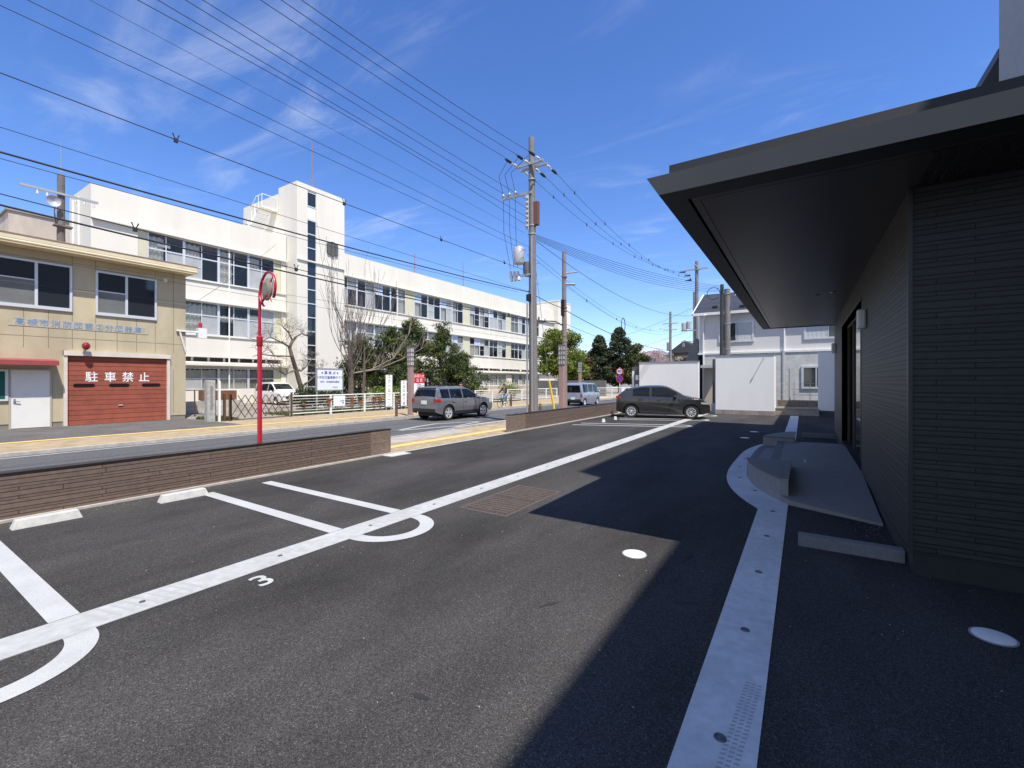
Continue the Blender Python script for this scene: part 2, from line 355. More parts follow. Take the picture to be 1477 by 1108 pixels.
cc=S('curved_channel',g,M_gutter); screwcaps([(-.33,.12+1.1*i) for i in range(7)]+[(-.62,7.85),(-.93,8.75),(-1.05,9.85),(-1.06,10.95)],cc)
g=MB()
for cx,cy,a,w,h in ((-1.62,3.0,.9,.09,.018),(-1.72,1.75,.15,.06,.022),(-.95,4.45,1.1,.16,.02),(-.75,3.6,.5,.1,.012)):
    n=14; g.poly([(cx+math.cos(a)*w*math.cos(6.283*i/n)*(.7+.4*rnd.random())-math.sin(a)*h*math.sin(6.283*i/n),cy+math.sin(a)*w*math.cos(6.283*i/n)+math.cos(a)*h*math.sin(6.283*i/n)*(.6+.6*rnd.random()),.003) for i in range(n)])
S('tar_mark',g,mat('tar',(.022,.022,.023),.8))
# pipe-inspection covers, iron grate
def cover(x,y,r,label):
    t=thing('inspection_cover',label,'cover',(x,y,0),0,'white inspection covers in the asphalt')
    m=MB(); m.lathe([(r,.0),(r,.007),(r-.008,.010),(0,.010)],(0,0,0),'z',32); m.build('lid',mat('cover_white',(.78,.78,.74),.6,var=.08,vscale=20),t,world=False,smooth=True)
    m=MB(); m.lathe([(r+.012,.0),(r+.012,.005),(r+.001,.005)],(0,0,0),'z',32); m.build('rim',mat('cover_rim',(.30,.31,.32),.6),t,world=False)
cover(-1.385,4.33,.105,'round white cover in sunlit asphalt left of the shadow edge')
cover(1.06,4.23,.105,'round white cover in the shaded asphalt before the dark facade')
cover(-1.45,14.95,.12,'white cover in shade left of the curved step, nearer of two')
cover(-1.36,16.9,.12,'white cover in shade left of the curved step, farther of two')
t=thing('drain_grate','rusty iron grating plates set in the asphalt beside the white drain line','drain grate',(-3.48,5.4,0))
m=MB(); m.box(-3.88,-3.10,4.63,6.17,-.05,.004); m.build('frame',M_rust,t)
for y0,y1 in ((4.70,5.38),(5.42,6.10)):
    m=MB(); m.box(-3.82,-3.16,y0,y1,-.04,.010)
    for i in range(13):
        for j in range(8):
            x=-3.80+.05*i; y=y0+.03+j*(y1-y0-.06)/7.; m.box(x,x+.034,y-.008-.028*(j%1),y+.016,.009,.0165)
    m.build('tread_plate',M_rust,t)
# wheel stops
def wheelstop(x,y,rz,label):
    t=MB(); L=.30; pr=[(-.075,0),(-.05,.10),(.05,.10),(.075,0)]
    vs=[(px,-L,pz) for px,pz in pr]+[(px,L,pz) for px,pz in pr]
    vs[1]=(-.05,-L+.035,.10);vs[2]=(.05,-L+.035,.10);vs[5]=(-.05,L-.035,.10);vs[6]=(.05,L-.035,.10)
    t.add(vs,[(0,1,2,3),(7,6,5,4),(0,4,5,1),(1,5,6,2),(2,6,7,3)])
    o=t.build('wheel_stop',M_stop,bevel=.008); o.location=(x,y,0); o.rotation_euler=(0,0,rz)
    return tag(o,label,'wheel stop','white concrete wheel stops')
wheelstop(-7.60,1.46,0,'white concrete wheel stop nearest the left frame edge')
wheelstop(-7.52,2.84,0,'white concrete wheel stop at the head of the stall marked 3, by its line')
wheelstop(-6.97,17.72,R(21),'white concrete wheel stop, nearest of three by the far wall')
wheelstop(-6.98,19.15,R(21),'white concrete wheel stop, middle of three by the far wall')
wheelstop(-7.0,20.65,R(21),'white concrete wheel stop behind the dark hatchback rear tyre')

# ------------------------------------------------------------------ low brown walls to the street
M_bw=siding('brown_stone_strips',(.17,.125,.102),(.05,.037,.03),'Y',.145,bw=1.3)
M_bwx=siding('brown_stone_end',(.17,.125,.102),(.05,.037,.03),'X',.145,bw=1.1)
M_bwe=siding('light_brown_strips',(.24,.18,.14),(.13,.095,.075),'Y',.10,bw=.25)
M_capk=mat('dark_cap',(.03,.03,.032),.35,.4)
def lowwall(y0,y1,p0,p1,label):
    t=thing('boundary_wall',label,'wall',(-8.15,(y0+y1)/2,0),0,'low brown walls between lot and street')
    a,b=(y0,p0) if p0>y0 else (p1,y1)
    m=MB(); 
    if p0>y0 and p0-y0>p1-p0 and y0<0: m.box(-8.26,-8.06,y0,p0-.003,.0,.565); pil=(p0,p1)
    else: m.box(-8.26,-8.06,p1+.003,y1,.0,.565); pil=(p0,p1)
    m.build('panel',M_bw,t)
    m=MB(); m.box(-8.265,-8.055,pil[0],pil[1],.0,.565); m.build('end_pillar',M_bwe,t)
    m=MB(); m.box(-8.27,-8.05,y0-.004,y1+.004,.566,.588); m.build('cap',M_capk,t)
    m=MB(); m.box(-8.16,-8.0,y0-.02,y1+.02,-.05,.03); m.build('footing',M_kerb,t)
lowwall(-9,7.2,6.62,7.2,'low brown stone-strip wall with dark cap, the nearer one at left')
lowwall(12.34,22.5,12.34,13.25,'low brown stone-strip wall with dark cap, the farther one behind hatchback')
g=MB(); g.box(-8.04,-7.7,6.9,7.5,-.05,.012); S('concrete_pad',g,M_conc)

# ------------------------------------------------------------------ dark clinic at right
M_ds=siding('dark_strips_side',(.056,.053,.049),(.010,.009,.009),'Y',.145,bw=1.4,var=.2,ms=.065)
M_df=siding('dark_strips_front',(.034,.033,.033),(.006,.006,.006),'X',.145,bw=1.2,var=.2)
M_dk=mat('dark_metal',(.040,.040,.041),.45,.4,var=.06)
M_fas=mat('fascia_metal',(.27,.26,.245),.55,.1,var=.06,vscale=2)
M_sof=bricks('soffit_boards',(.030,.029,.028),(.02,.02,.02),'X',6,.09,.004,.12,flat=True)
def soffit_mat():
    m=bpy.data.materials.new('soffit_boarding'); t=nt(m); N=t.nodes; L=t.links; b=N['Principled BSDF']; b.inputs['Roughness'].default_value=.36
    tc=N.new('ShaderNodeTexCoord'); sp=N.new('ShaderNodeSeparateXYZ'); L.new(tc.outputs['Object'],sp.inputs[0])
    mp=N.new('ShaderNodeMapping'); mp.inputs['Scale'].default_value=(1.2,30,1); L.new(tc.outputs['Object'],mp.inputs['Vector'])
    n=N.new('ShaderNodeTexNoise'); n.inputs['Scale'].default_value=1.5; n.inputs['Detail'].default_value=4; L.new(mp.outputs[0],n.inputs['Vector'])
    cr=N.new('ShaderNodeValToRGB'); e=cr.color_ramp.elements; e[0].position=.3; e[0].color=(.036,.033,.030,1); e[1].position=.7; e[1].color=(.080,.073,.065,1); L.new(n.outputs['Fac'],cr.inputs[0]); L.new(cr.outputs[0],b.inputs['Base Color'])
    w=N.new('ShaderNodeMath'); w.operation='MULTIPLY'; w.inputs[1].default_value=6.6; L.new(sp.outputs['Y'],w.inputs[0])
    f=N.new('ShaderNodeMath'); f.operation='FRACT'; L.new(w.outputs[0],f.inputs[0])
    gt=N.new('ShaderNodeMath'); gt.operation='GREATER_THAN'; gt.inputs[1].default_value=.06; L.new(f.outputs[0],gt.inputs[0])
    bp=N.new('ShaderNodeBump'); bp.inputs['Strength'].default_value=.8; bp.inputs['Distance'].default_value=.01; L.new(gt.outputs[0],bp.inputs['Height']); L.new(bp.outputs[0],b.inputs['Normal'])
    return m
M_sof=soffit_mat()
M_stucco=mat('grey_stucco',(.34,.34,.34),.9,var=.08,vscale=4,bump=.5,bscale=30)
cl=thing('clinic_building','dark stone-strip clinic with flat overhanging roof filling the right side','building',(.79,5.2,0))
m=MB(); m.box(.79,.99,5.203,9.1,.2,3.405); m.box(.79,.99,13.45,16.4,.2,3.405); m.box(.79,.99,9.1,13.45,3.0,3.405); m.build('side_wall',M_ds,cl)
m=MB(); m.box(.794,4.14,5.2,5.4,.2,3.405); m.build('front_wall',M_df,cl)
m=MB(); m.box(.81,4.14,5.215,5.39,-.02,.199); m.box(.81,.97,5.4,16.39,-.02,.199); m.build('plinth',mat('plinth_dark',(.022,.021,.021),.75,var=.15,vscale=8,bump=.3),cl)
m=MB(); m.box(.775,.805,5.185,5.2,.19,3.405); m.box(.775,.789,5.2,5.23,.19,3.405); m.build('corner_trim',M_dk,cl)
m=MB(); m.box(.99,4.14,16.2,16.39,.2,3.405); m.build('back_wall',M_df,cl)
# roof: slanted fascia, stepped cap, recessed soffit
x0,x1,y0,y1=-1.10,4.14,4.14,16.8
def ring(m,a,b):   # a,b = (x0,x1,y0,y1,z)
    A=[(a[0],a[2],a[4]),(a[1],a[2],a[4]),(a[1],a[3],a[4]),(a[0],a[3],a[4])]; B=[(b[0],b[2],b[4]),(b[1],b[2],b[4]),(b[1],b[3],b[4]),(b[0],b[3],b[4])]
    for i in range(4): j=(i+1)%4; m.quad(A[i],A[j],B[j],B[i])
m=MB(); ring(m,(x0,x1,y0,y1,3.39),(x0-.085,x1,y0-.085,y1+.05,3.528)); m.quad((x0-.085,y0-.085,3.528),(x1,y0-.085,3.528),(x1,y1+.05,3.528),(x0-.085,y1+.05,3.528)); m.build('fascia',M_fas,cl)
m=MB(); m.box(x0+.10,x1,y0-.03,y1-.1,3.552,3.622); m.build('roof_cap',mat('roof_metal',(.018,.019,.020),.6,.0),cl)
m=MB(); m.box(x0+.14,x1,y0+.01,y1-.12,3.529,3.5515); m.build('roof_gap',M_black,cl)
m=MB(); m.box(x0-.02,x1,y0-.05,y0-.035,3.529,3.536); m.build('drip_edge',M_galv,cl)
m=MB(); m.box(x0+.20,x0+.204,y0-.089,y0+.0,3.40,3.527); m.box(x0+2.9,x0+2.904,y0-.089,y0,3.40,3.527); m.build('fascia_joint',M_black,cl) if False else None
m=MB()
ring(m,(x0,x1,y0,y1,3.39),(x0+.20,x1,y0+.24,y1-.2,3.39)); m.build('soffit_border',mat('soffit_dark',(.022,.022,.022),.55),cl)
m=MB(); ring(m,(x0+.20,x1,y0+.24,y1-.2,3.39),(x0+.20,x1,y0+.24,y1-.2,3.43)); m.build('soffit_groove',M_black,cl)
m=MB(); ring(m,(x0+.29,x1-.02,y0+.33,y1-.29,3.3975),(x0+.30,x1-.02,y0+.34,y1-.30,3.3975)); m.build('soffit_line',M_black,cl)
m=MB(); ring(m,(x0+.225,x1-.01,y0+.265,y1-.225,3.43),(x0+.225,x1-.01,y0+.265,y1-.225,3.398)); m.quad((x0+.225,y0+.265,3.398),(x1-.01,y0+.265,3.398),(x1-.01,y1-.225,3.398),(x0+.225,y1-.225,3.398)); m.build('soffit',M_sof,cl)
m=MB()
for i in range(44): xx=.82+i*.075; m.box(xx,xx+.045,4.50,5.16,3.386,3.397)
m.box(.80,4.1,4.47,4.497,3.384,3.397); m.box(.80,4.1,5.165,5.195,3.384,3.397); m.build('soffit_vent',M_black,cl)
for x,y in ((.23,10.67),(.49,10.52)):
    m=MB(); m.lathe([(.05,.0),(.055,.006),(.042,.010),(.036,-.004)],(x,y,3.388),'z',20); m.build('downlight',mat('downlight_chrome',(.6,.6,.6),.25,.8),cl,smooth=True)
# entrance door
m=MB()
for ya,yb in ((9.1,9.16),(10.5,10.58),(11.95,12.03),(13.39,13.45)): m.box(.90,.96,ya,yb,.25,2.94)
m.box(.895,.965,9.1,13.45,2.94,3.0); m.build('door_frame',mat('amber_wood',(.075,.042,.022),.5,var=.25,vscale=3,stretch=(1,1,.2)),cl)
m=MB(); m.box(.80,.90,9.06,9.1,.25,3.03); m.box(.80,.90,13.45,13.49,.25,3.03); m.box(.78,.90,9.06,13.49,3.0,3.04); m.build('door_reveal',M_dk,cl)
for ya,yb in ((9.16,10.5),(10.58,11.95),(12.03,13.39)):
    m=MB(); m.box(.925,.935,ya,yb,.27,2.94); m.build('door_glass',M_dkglass,cl)
for y in (8.48,15.62):
    m=MB(); m.box(.68,.789,y-.065,y+.065,2.48,2.77); o=m.build('wall_lamp',mat('opal_lamp',(.72,.72,.70),.35),cl,bevel=.028)
# tall main block and wings behind
m=MB(); m.box(4.16,14,3.9,16.2,0,15.2); m.build('upper_storey',M_stucco,cl)
for ya,yb,zz in ((-9,3.89,10.2),(16.21,27,9.9)):
    m=MB(); m.box(4.7,14,ya,yb,0,zz); m.build('wing_wall',M_stucco,cl)
    m=MB(); m.box(4.15,14.2,ya-(.3 if ya<0 else -.01),yb+(.3 if ya>0 else -.01),zz,zz+.22); m.build('wing_roof',mat('roof_blue_grey',(.06,.075,.10),.6),cl)
# porch with ramps, steps and two curved benches
def px_edge(y):
    u=(y-PC)/3.5
    return ix(u)+.004 if abs(u)<=1 else None
M_tile=mat('porch_tile',(.23,.215,.195),.7,var=.12,vscale=10,bump=.1,bscale=80)
M_nose=mat('nosing_tile',(.13,.125,.12),.7,var=.1,vscale=20)
M_bench=mat('bench_granite',(.13,.13,.128),.6,var=.2,vscale=50)
po=thing('entrance_porch','raised grey porch with ramped ends and two low curved benches','porch',(.3,PC,0))
def zt(y):
    d=abs(y-PC); return .25 if d<=1.72 else max(.035,.25-(d-1.72)*.102)
ys=[PC-3.5+7.0*i/40 for i in range(41)]
m=MB()
prof=[]
for y in ys:
    step = 8.9<y<12.5
    prof.append((y, (px_edge(y) if not step else -.50)))
top=[];bot=[]
for y,x in prof:
    top.append((x,y,zt(y))); bot.append((x,y,-.02))
R_=[(.787,y) for y in ys]
for i in range(40):
    y=ys[i];y2=ys[i+1]
    m.quad(top[i],(.787,y,zt(y)),(.787,y2,zt(y2)),top[i+1]); m.quad(bot[i],top[i],top[i+1],bot[i+1])
for sgn in (-1,1):   # toes of the ramps
    ye=PC+sgn*3.5; yn=PC+sgn*3.96
    m.add([(ix(1)+.004,ye,zt(ye)),(.787,ye,zt(ye)),(.787,yn,.03),(ix(1)+.004,ye,-.02),(.787,yn,-.02)],[(0,1,2),(0,2,4,3)])
m.build('floor_slab',M_tile,po)
m=MB(); sy=[8.9+3.6*i/12 for i in range(13)]
for i in range(12):
    a,b=sy[i],sy[i+1]; m.quad((px_edge(a)+.14,a,.125),(-.50,a,.125),(-.50,b,.125),(px_edge(b)+.14,b,.125))
m.build('step',M_tile,po)
m=MB()
for i in range(12):
    a,b=sy[i],sy[i+1]; m.quad((px_edge(a),a,.127),(px_edge(a)+.14,a,.127),(px_edge(b)+.14,b,.127),(px_edge(b),b,.127)); m.quad((px_edge(a),a,-.02),(px_edge(a),a,.127),(px_edge(b),b,.127),(px_edge(b),b,-.02))
m.box(-.505,-.36,8.9,12.5,.124,.254)
m.build('nosing',M_nose,po)
for ya,yb in ((7.36,8.88),(12.52,14.04)):
    pts=[(-.17,yb),(-.17,ya)] ; arcp=[]
    for i in range(13):
        y=ya+(yb-ya)*i/12; arcp.append((px_edge(y)-.004,y))
    poly=[(-.17,ya)]+arcp+[(-.17,yb)]
    m=MB(); m.prism(poly,-.02,.32); m.build('curved_bench',M_conc if False else mat('bench_plaster',(.26,.25,.235),.8,var=.12,vscale=10,bump=.2),po)
    m=MB(); c=[( (p[0]-.012) if p[0]<-.18 else p[0]+.012,p[1]) for p in poly]; m.prism(c,.321,.352); m.build('bench_top',M_bench,po)
m=MB(); m.box(.02,.05,9.5,9.9,.249,.2535); m.build('floor_marker',M_conc,po)
def curb(x0,x1,y0,y1,h,label):
    m=MB(); m.box(x0,x1,y0,y1,-.02,h); o=m.build('concrete_curb',M_conc2,bevel=.006); return tag(o,label,'curb','low curbs against the clinic wall')
M_conc2=mat('grey_concrete',(.18,.18,.178),.85,var=.2,vscale=25,bump=.4,bscale=120)
curb(-.04,.80,5.48,5.60,.115,'low grey concrete curb at the near corner of the dark clinic')
curb(-.02,.80,16.1,16.22,.13,'low dark curb beyond the porch, far end of the clinic wall')

# tyre prints on the pale gutters, grit swept along the edges
m=MB(); q=random.Random(8)
for i in range(30):
    y=1.95+.030*i; x=-.335+.0022*i
    for k in range(3):
        a=x+.030*k; m.quad((a,y,.0052),(a+.022,y+.006,.0052),(a+.022,y+.017,.0052),(a,y+.011,.0052))
for j in range(9):
    y=1.02+.075*j
    m.quad((-4.40,y,.0050),(-4.13,y+.07,.0050),(-4.16,y+.092,.0050),(-4.38,y+.020,.0050))
S('tyre_print',m,mat('tyre_print_grey',(.36,.365,.355),.8))
m=MB()
for i in range(420):
    e=q.random()
    if e<.35: x,y=-7.93+abs(q.gauss(0,.12)),q.uniform(-1,7)
    elif e<.55: x,y=.75-abs(q.gauss(0,.12)),q.uniform(5.6,7)
    else: x,y=q.uniform(-6,1.5),q.uniform(1.2,7)
    s=q.uniform(.0015,.004)
    if -4.45<x<-4.06 or -.55<x<-.1: continue
    m.box(x-s,x+s,y-s*.7,y+s*.7,0,s*.9)
o=m.build('grit',mat('grit_pale',(.42,.40,.37),.9,var=.4,vscale=8)); tag(o,'scattered pale grit lying on the asphalt','grit',None,'stuff')

# ------------------------------------------------------------------ fire brigade garage at left
M_fs=mat('cream_panel',(.47,.405,.275),.85,var=.10,vscale=1.6,var2=.16,v2scale=.7,bump=.15,bscale=40,stretch=(1,1,.45))
M_seam=mat('panel_seam',(.20,.155,.09),.9)
M_eave=mat('eave_cream',(.62,.54,.38),.7,var=.12,vscale=2)
M_shut=bricks('red_shutter',(.31,.082,.048),(.12,.02,.012),'Y',40,.19,.012,.12)
M_flat=mat('sign_blue',(.14,.27,.50),.6)
XF=-23.3
fs=thing('fire_brigade_garage','cream two-storey fire brigade garage with red shutter and flat eaves','building',(XF,5,0))
m=MB()
m.box(-31,XF,-3,8.87,.18,6.42); m.build('wall',M_fs,fs)
m=MB(); m.box(-31,XF-.02,-2.98,8.85,-.02,.179); m.build('base',mat('base_grey',(.22,.20,.17),.9,var=.2),fs)
m=MB()
for y in (-1.9,-.75,.4,1.55,2.7,3.87,4.5,5.14,5.81,6.47,7.1,7.74,8.4):
    for z0,z1 in ((.3,2.2),(2.9,3.3),(3.34,4.3),(4.3,6.42)):
        if z1<2.5 and 3.4<y<8.3: continue
        if z0==4.3 and (5.81<y<7.7 or 2.6<y<5.1): continue
        m.box(XF-.01,XF+.003,y-.008,y+.008,z0,z1)
for z in (3.32,5.2): m.box(XF-.01,XF+.0035,-3,8.87,z-.008,z+.008)
m.build('panel_joint',M_seam,fs)
m=MB(); m.box(-31.3,-22.66,-3.6,8.99,6.43,6.58); m.box(-31.3,-22.61,-3.65,9.04,6.582,6.74); m.build('roof',M_eave,fs)
m=MB(); m.box(-31.2,-22.59,-3.7,9.07,6.741,6.77); m.build('roof_edge',mat('roof_rust',(.30,.20,.15),.8,var=.3),fs)
m=MB(); m.tube([(-22.56,-3.6,6.50),(-22.56,9.02,6.50)],.055,10); m.build('gutter',M_eave,fs)
def fwin(y0,y1,ym,z0,z1,tr):
    m=MB(); w=.07; X=XF+.004
    m.box(X,X+.06,y0,y1,z0-.05,z0+w); m.box(X,X+.06,y0,y1,z1-w,z1); m.box(X,X+.06,y0,y0+w,z0+w,z1-w); m.box(X,X+.06,y1-w,y1,z0+w,z1-w); m.box(X,X+.05,ym-.04,ym+.04,z0+w,z1-w)
    m.box(X,X+.03,y0+w,ym-.04,tr-.02,tr+.02)
    f=m.build('window',M_alu,fs)
    m=MB(); m.box(X-.002,X+.012,y0+w,ym-.04,z0+w,tr-.02); m.build('frosted_pane',mat('frosted_glass',(.16,.165,.16),.25,var=.2,vscale=1.2),f)
    m=MB(); m.box(X-.002,X+.010,y0+w,ym-.04,tr+.02,z1-w); m.box(X-.002,X+.010,ym+.04,y1-w,z0+w,z1-w); m.build('pane',M_dkglass,f)
fwin(1.6,5.13,4.18,4.37,6.05,5.35); fwin(5.80,7.78,6.76,4.34,6.04,5.25)
m=MB(); X=XF
m.box(X,X+.10,4.88,4.99,.0,2.84); m.box(X,X+.10,8.14,8.25,0,2.84); m.box(X,X+.14,4.88,8.25,2.66,2.84); m.build('shutter_frame',mat('frame_pale',(.62,.56,.48),.7,var=.1),fs)
m=MB(); m.box(X-.05,X+.012,4.99,8.14,-.02,2.66)
sh=m.build('shutter',M_shut,fs)
for a,b in ((5.16,5.79),(6.21,6.86),(7.27,7.92)):
    m=MB(); n=8; pts=[(X+.02,a+.07+.07*math.cos(R(90+180*i/n)),1.525+.07*math.sin(R(90+180*i/n))) for i in range(n+1)]+[(X+.02,b-.07+.07*math.cos(R(-90+180*i/n)),1.525+.07*math.sin(R(-90+180*i/n))) for i in range(n+1)]
    m.poly(pts); m.build('slot_window',mat('slot_dark',(.015,.012,.012),.2),sh)
for ch,y in zip('駐車禁止',(5.69,6.25,6.81,7.35)):
    text_mesh('lettering',ch,.42,M_wht,sh,(X+.016,y,1.83),FACE_X,.003,sx=.92,bold=.004)
m=MB(); m.box(X+.012,X+.05,6.50,6.64,.70,.73); m.build('handle',M_alu,sh)
m=MB(); m.box(X,X+.014,3.5,7.5,3.66,3.94); si=m.build('sign_board',mat('sign_strip',(.42,.38,.27),.8,var=.2,vscale=4),fs)
for i,ch in enumerate('高槻市消防団第②分団器庫'):
    text_mesh('lettering',ch,.27,M_flat,si,(X+.017,3.78+.305*i,3.80),FACE_X,.004)
m=MB(); m.add([(X,1,2.50),(X,4.66,2.50),(X+.62,4.66,2.42),(X+.62,1,2.42),(X+.62,4.66,2.26),(X+.62,1,2.26),(X,1,2.30),(X,4.66,2.30)],[(0,1,2,3),(3,2,4,5),(5,4,7,6),(1,7,4,2),(0,3,5,6)]); m.build('awning',mat('awning_red',(.30,.06,.06),.55,var=.1),fs)
m=MB(); m.box(X,X+.03,3.56,4.53,.02,2.08); d=m.build('door',mat('door_white',(.72,.71,.66),.5,var=.06,vscale=2),fs)
m=MB(); m.box(X,X+.045,3.51,3.56,.0,2.13); m.box(X,X+.045,4.53,4.58,.0,2.13); m.box(X,X+.045,3.56,4.53,2.081,2.13); m.build('frame',mat('door_frame_grey',(.40,.37,.31),.6),d)
m=MB(); m.tube([(X+.03,3.65,.98),(X+.08,3.65,.98),(X+.085,3.77,.97)],.016,8); m.box(X+.03,X+.038,3.62,3.68,.88,1.06); m.build('handle',M_steel,d)
m=MB(); m.box(X,X+.07,2.3,3.50,1.0,2.1); nb=m.build('notice_case',M_alu,fs); m=MB(); m.box(X+.0701,X+.074,2.36,3.42,1.07,2.03); m.build('notice_glass',mat('green_board',(.02,.10,.09),.2),nb)
m=MB(); m.box(X,X+.25,5.43,5.49,3.0,3.05); m.ball((X+.30,5.46,3.03),(.13,.13,.15)); m.build('red_lamp',mat('red_lamp_glass',(.22,.01,.012),.1,coat=.6),fs,smooth=True)
m=MB(); m.ball((X+.14,8.05,6.05),(.13,.08,.08)); m.cyl((X,8.05,6.1),(X+.1,8.05,6.08),.025); m.build('flood_lamp',M_por,fs,smooth=True)
sb=MB(); sb.box(X+.02,X+.10,8.5,9.35,3.90,3.97); sb.tube([(X+.06,8.86,3.0),(X+.06,8.62,3.92)],.04,4); sb.box(X-.03,X+.20,9.3,9.62,3.66,4.12); sb.box(X-.06,X+.18,9.62,9.66,3.68,4.10)
o=sb.build('siren_bracket',M_por,fs); m=MB(); m.lathe([(.0,.24),(.06,.24),(.075,.2),(.08,0)],(X+.08,9.42,4.125),'z',14); m.build('beacon',mat('beacon_red',(.40,.01,.04),.25),o,smooth=True)
# pole with crossarm behind the garage roof
M_opole=mat('old_pole',(.16,.14,.125),.9,var=.3,vscale=4)
t=thing('utility_pole','old dark utility pole with slanting crossarm behind the garage roof','utility pole',(-27.0-5.5,6.9,0),0,'utility poles')
k=1.2  # stands behind the garage
def b2(y,z): # point seen past the garage, moved back onto the pole's own plane
    return None
PX,PY=-32.5,6.74
m=MB(); m.tube([(PX,PY,-.1),(PX,PY,12.45)],[.21,.15],12); m.build('shaft',M_opole,t)
m=MB(); m.cyl((PX,PY,12.4),(PX,PY,14.2),.03,.012,6); m.build('lightning_rod',M_steel,t)
m=MB(); m.box(PX+.14,PX+.24,5.24,8.16,11.36,11.47); m.build('crossarm',M_galv,t)
for y in (5.85,6.2,7.25,7.6,7.98):
    m=MB(); m.lathe([(.0,-.22),(.05,-.22),(.06,-.12),(.03,-.1),(.05,-.04),(.02,0)],(PX+.19,y,11.36),'z',10); m.build('insulator',M_por,t,smooth=True)
m=MB(); m.lathe([(.03,.0),(.26,.10),(.28,.12)],(PX+.3,PY-.35,10.9),'x',16); m.build('dish',mat('dish_grey',(.4,.4,.42),.5),t,smooth=True)
m=MB(); m.tube([(PX,PY-.18,9.7),(PX,PY-.25,10.5),(PX+.1,PY-.2,11.2)],.03,6); m.box(PX-.1,PX+.3,PY-.3,PY+.4,9.72,9.8); m.build('bracket',M_opole,t)
bb=thing('beige_block','weathered beige concrete block seen between garage roof and school','building',(-46,8,0))
m=MB(); m.box(-58,-44,6.62,13,0,13.0); m.build('wall',mat('beige_concrete',(.50,.43,.36),.9,var=.2,vscale=1.2,stretch=(1,1,.4)),bb)
m=MB(); m.box(-58.1,-43.9,6.5,13.1,13.001,13.14); m.build('parapet',mat('parapet_grey',(.28,.27,.27),.9),bb)

# ------------------------------------------------------------------ school
def wallmat():
    m=mat('school_render',(.72,.685,.60),.85,var=.035,vscale=1.2,bump=.12,bscale=30,stretch=(1,1,.12),var2=.07,v2scale=.5); return m
M_sw=wallmat()
M_pane=M_glass
M_room=mat('room_dark',(.17,.15,.125),.9); M_curt=mat('curtain_white',(.80,.79,.75),.9,var=.1,vscale=8,stretch=(1,4,.3)); M_curg=mat('curtain_grey',(.45,.45,.43),.9,var=.15,vscale=8,stretch=(1,4,.3))
M_panel=mat('window_panel_cream',(.58,.56,.40),.7,var=.06,vscale=2)
M_panb=mat('window_panel_blue',(.45,.55,.70),.6)
M_ac=mat('unit_white',(.72,.72,.70),.5)
SX=-36.0
sc_=thing('school_building','long white three-storey school with ribbon windows and a taller stair tower','building',(SX,40,0))
rows=[(1.06,2.62,'g'),(5.02,7.34,'s'),(8.9,11.5,'t')]
bands=[(-.05,1.06,0),(2.62,5.02,1),(7.34,8.9,0),(11.5,13.65,0)]
def facade(y0,y1,back):
    m=MB()
    m.box(back,SX,y0,y1,-.05,1.059)
    for z0,z1 in ((3.42,5.02),(7.34,8.9),(11.5,13.66)): m.box(back,SX,y0,y1,z0,z1)
    m.box(back,SX-.12,y0,y1,2.62,3.08)
    m.box(back,SX-.35,y0+.01,y1-.01,3.081,3.419)
    m.build('wall',M_sw,sc_)
    m=MB()
    for z0,z1 in ((1.06,2.62),(5.02,7.34),(8.9,11.5)): m.box(back+.1,SX-1.8,y0+.2,y1-.2,z0-.02,z1+.02)
    m.build('room_back',M_room,sc_)
    m=MB(); m.box(SX-.12,SX+.42,y0,y1,2.80,2.98); m.build('canopy',M_sw,sc_)
    m=MB()
    yy=y0+.3
    while yy<y1-1: m.box(SX-.348,SX-.33,yy,yy+.88,3.12,3.39); yy+=1.05
    m.build('clerestory',mat('clerestory_dark',(.04,.042,.045),.15),sc_)
    m=MB()
    for z in (5.02,8.9): m.box(SX+.001,SX+.09,y0+.02,y1-.02,z-.10,z-.02)
    for z in (7.34,11.5): m.box(SX+.001,SX+.22,y0+.02,y1-.02,z+.03,z+.12)
    m.build('ledge',M_sw,sc_)
wc=random.Random(3); M_frost=mat('frosted_sash',(.40,.41,.40),.3,var=.12,vscale=2)
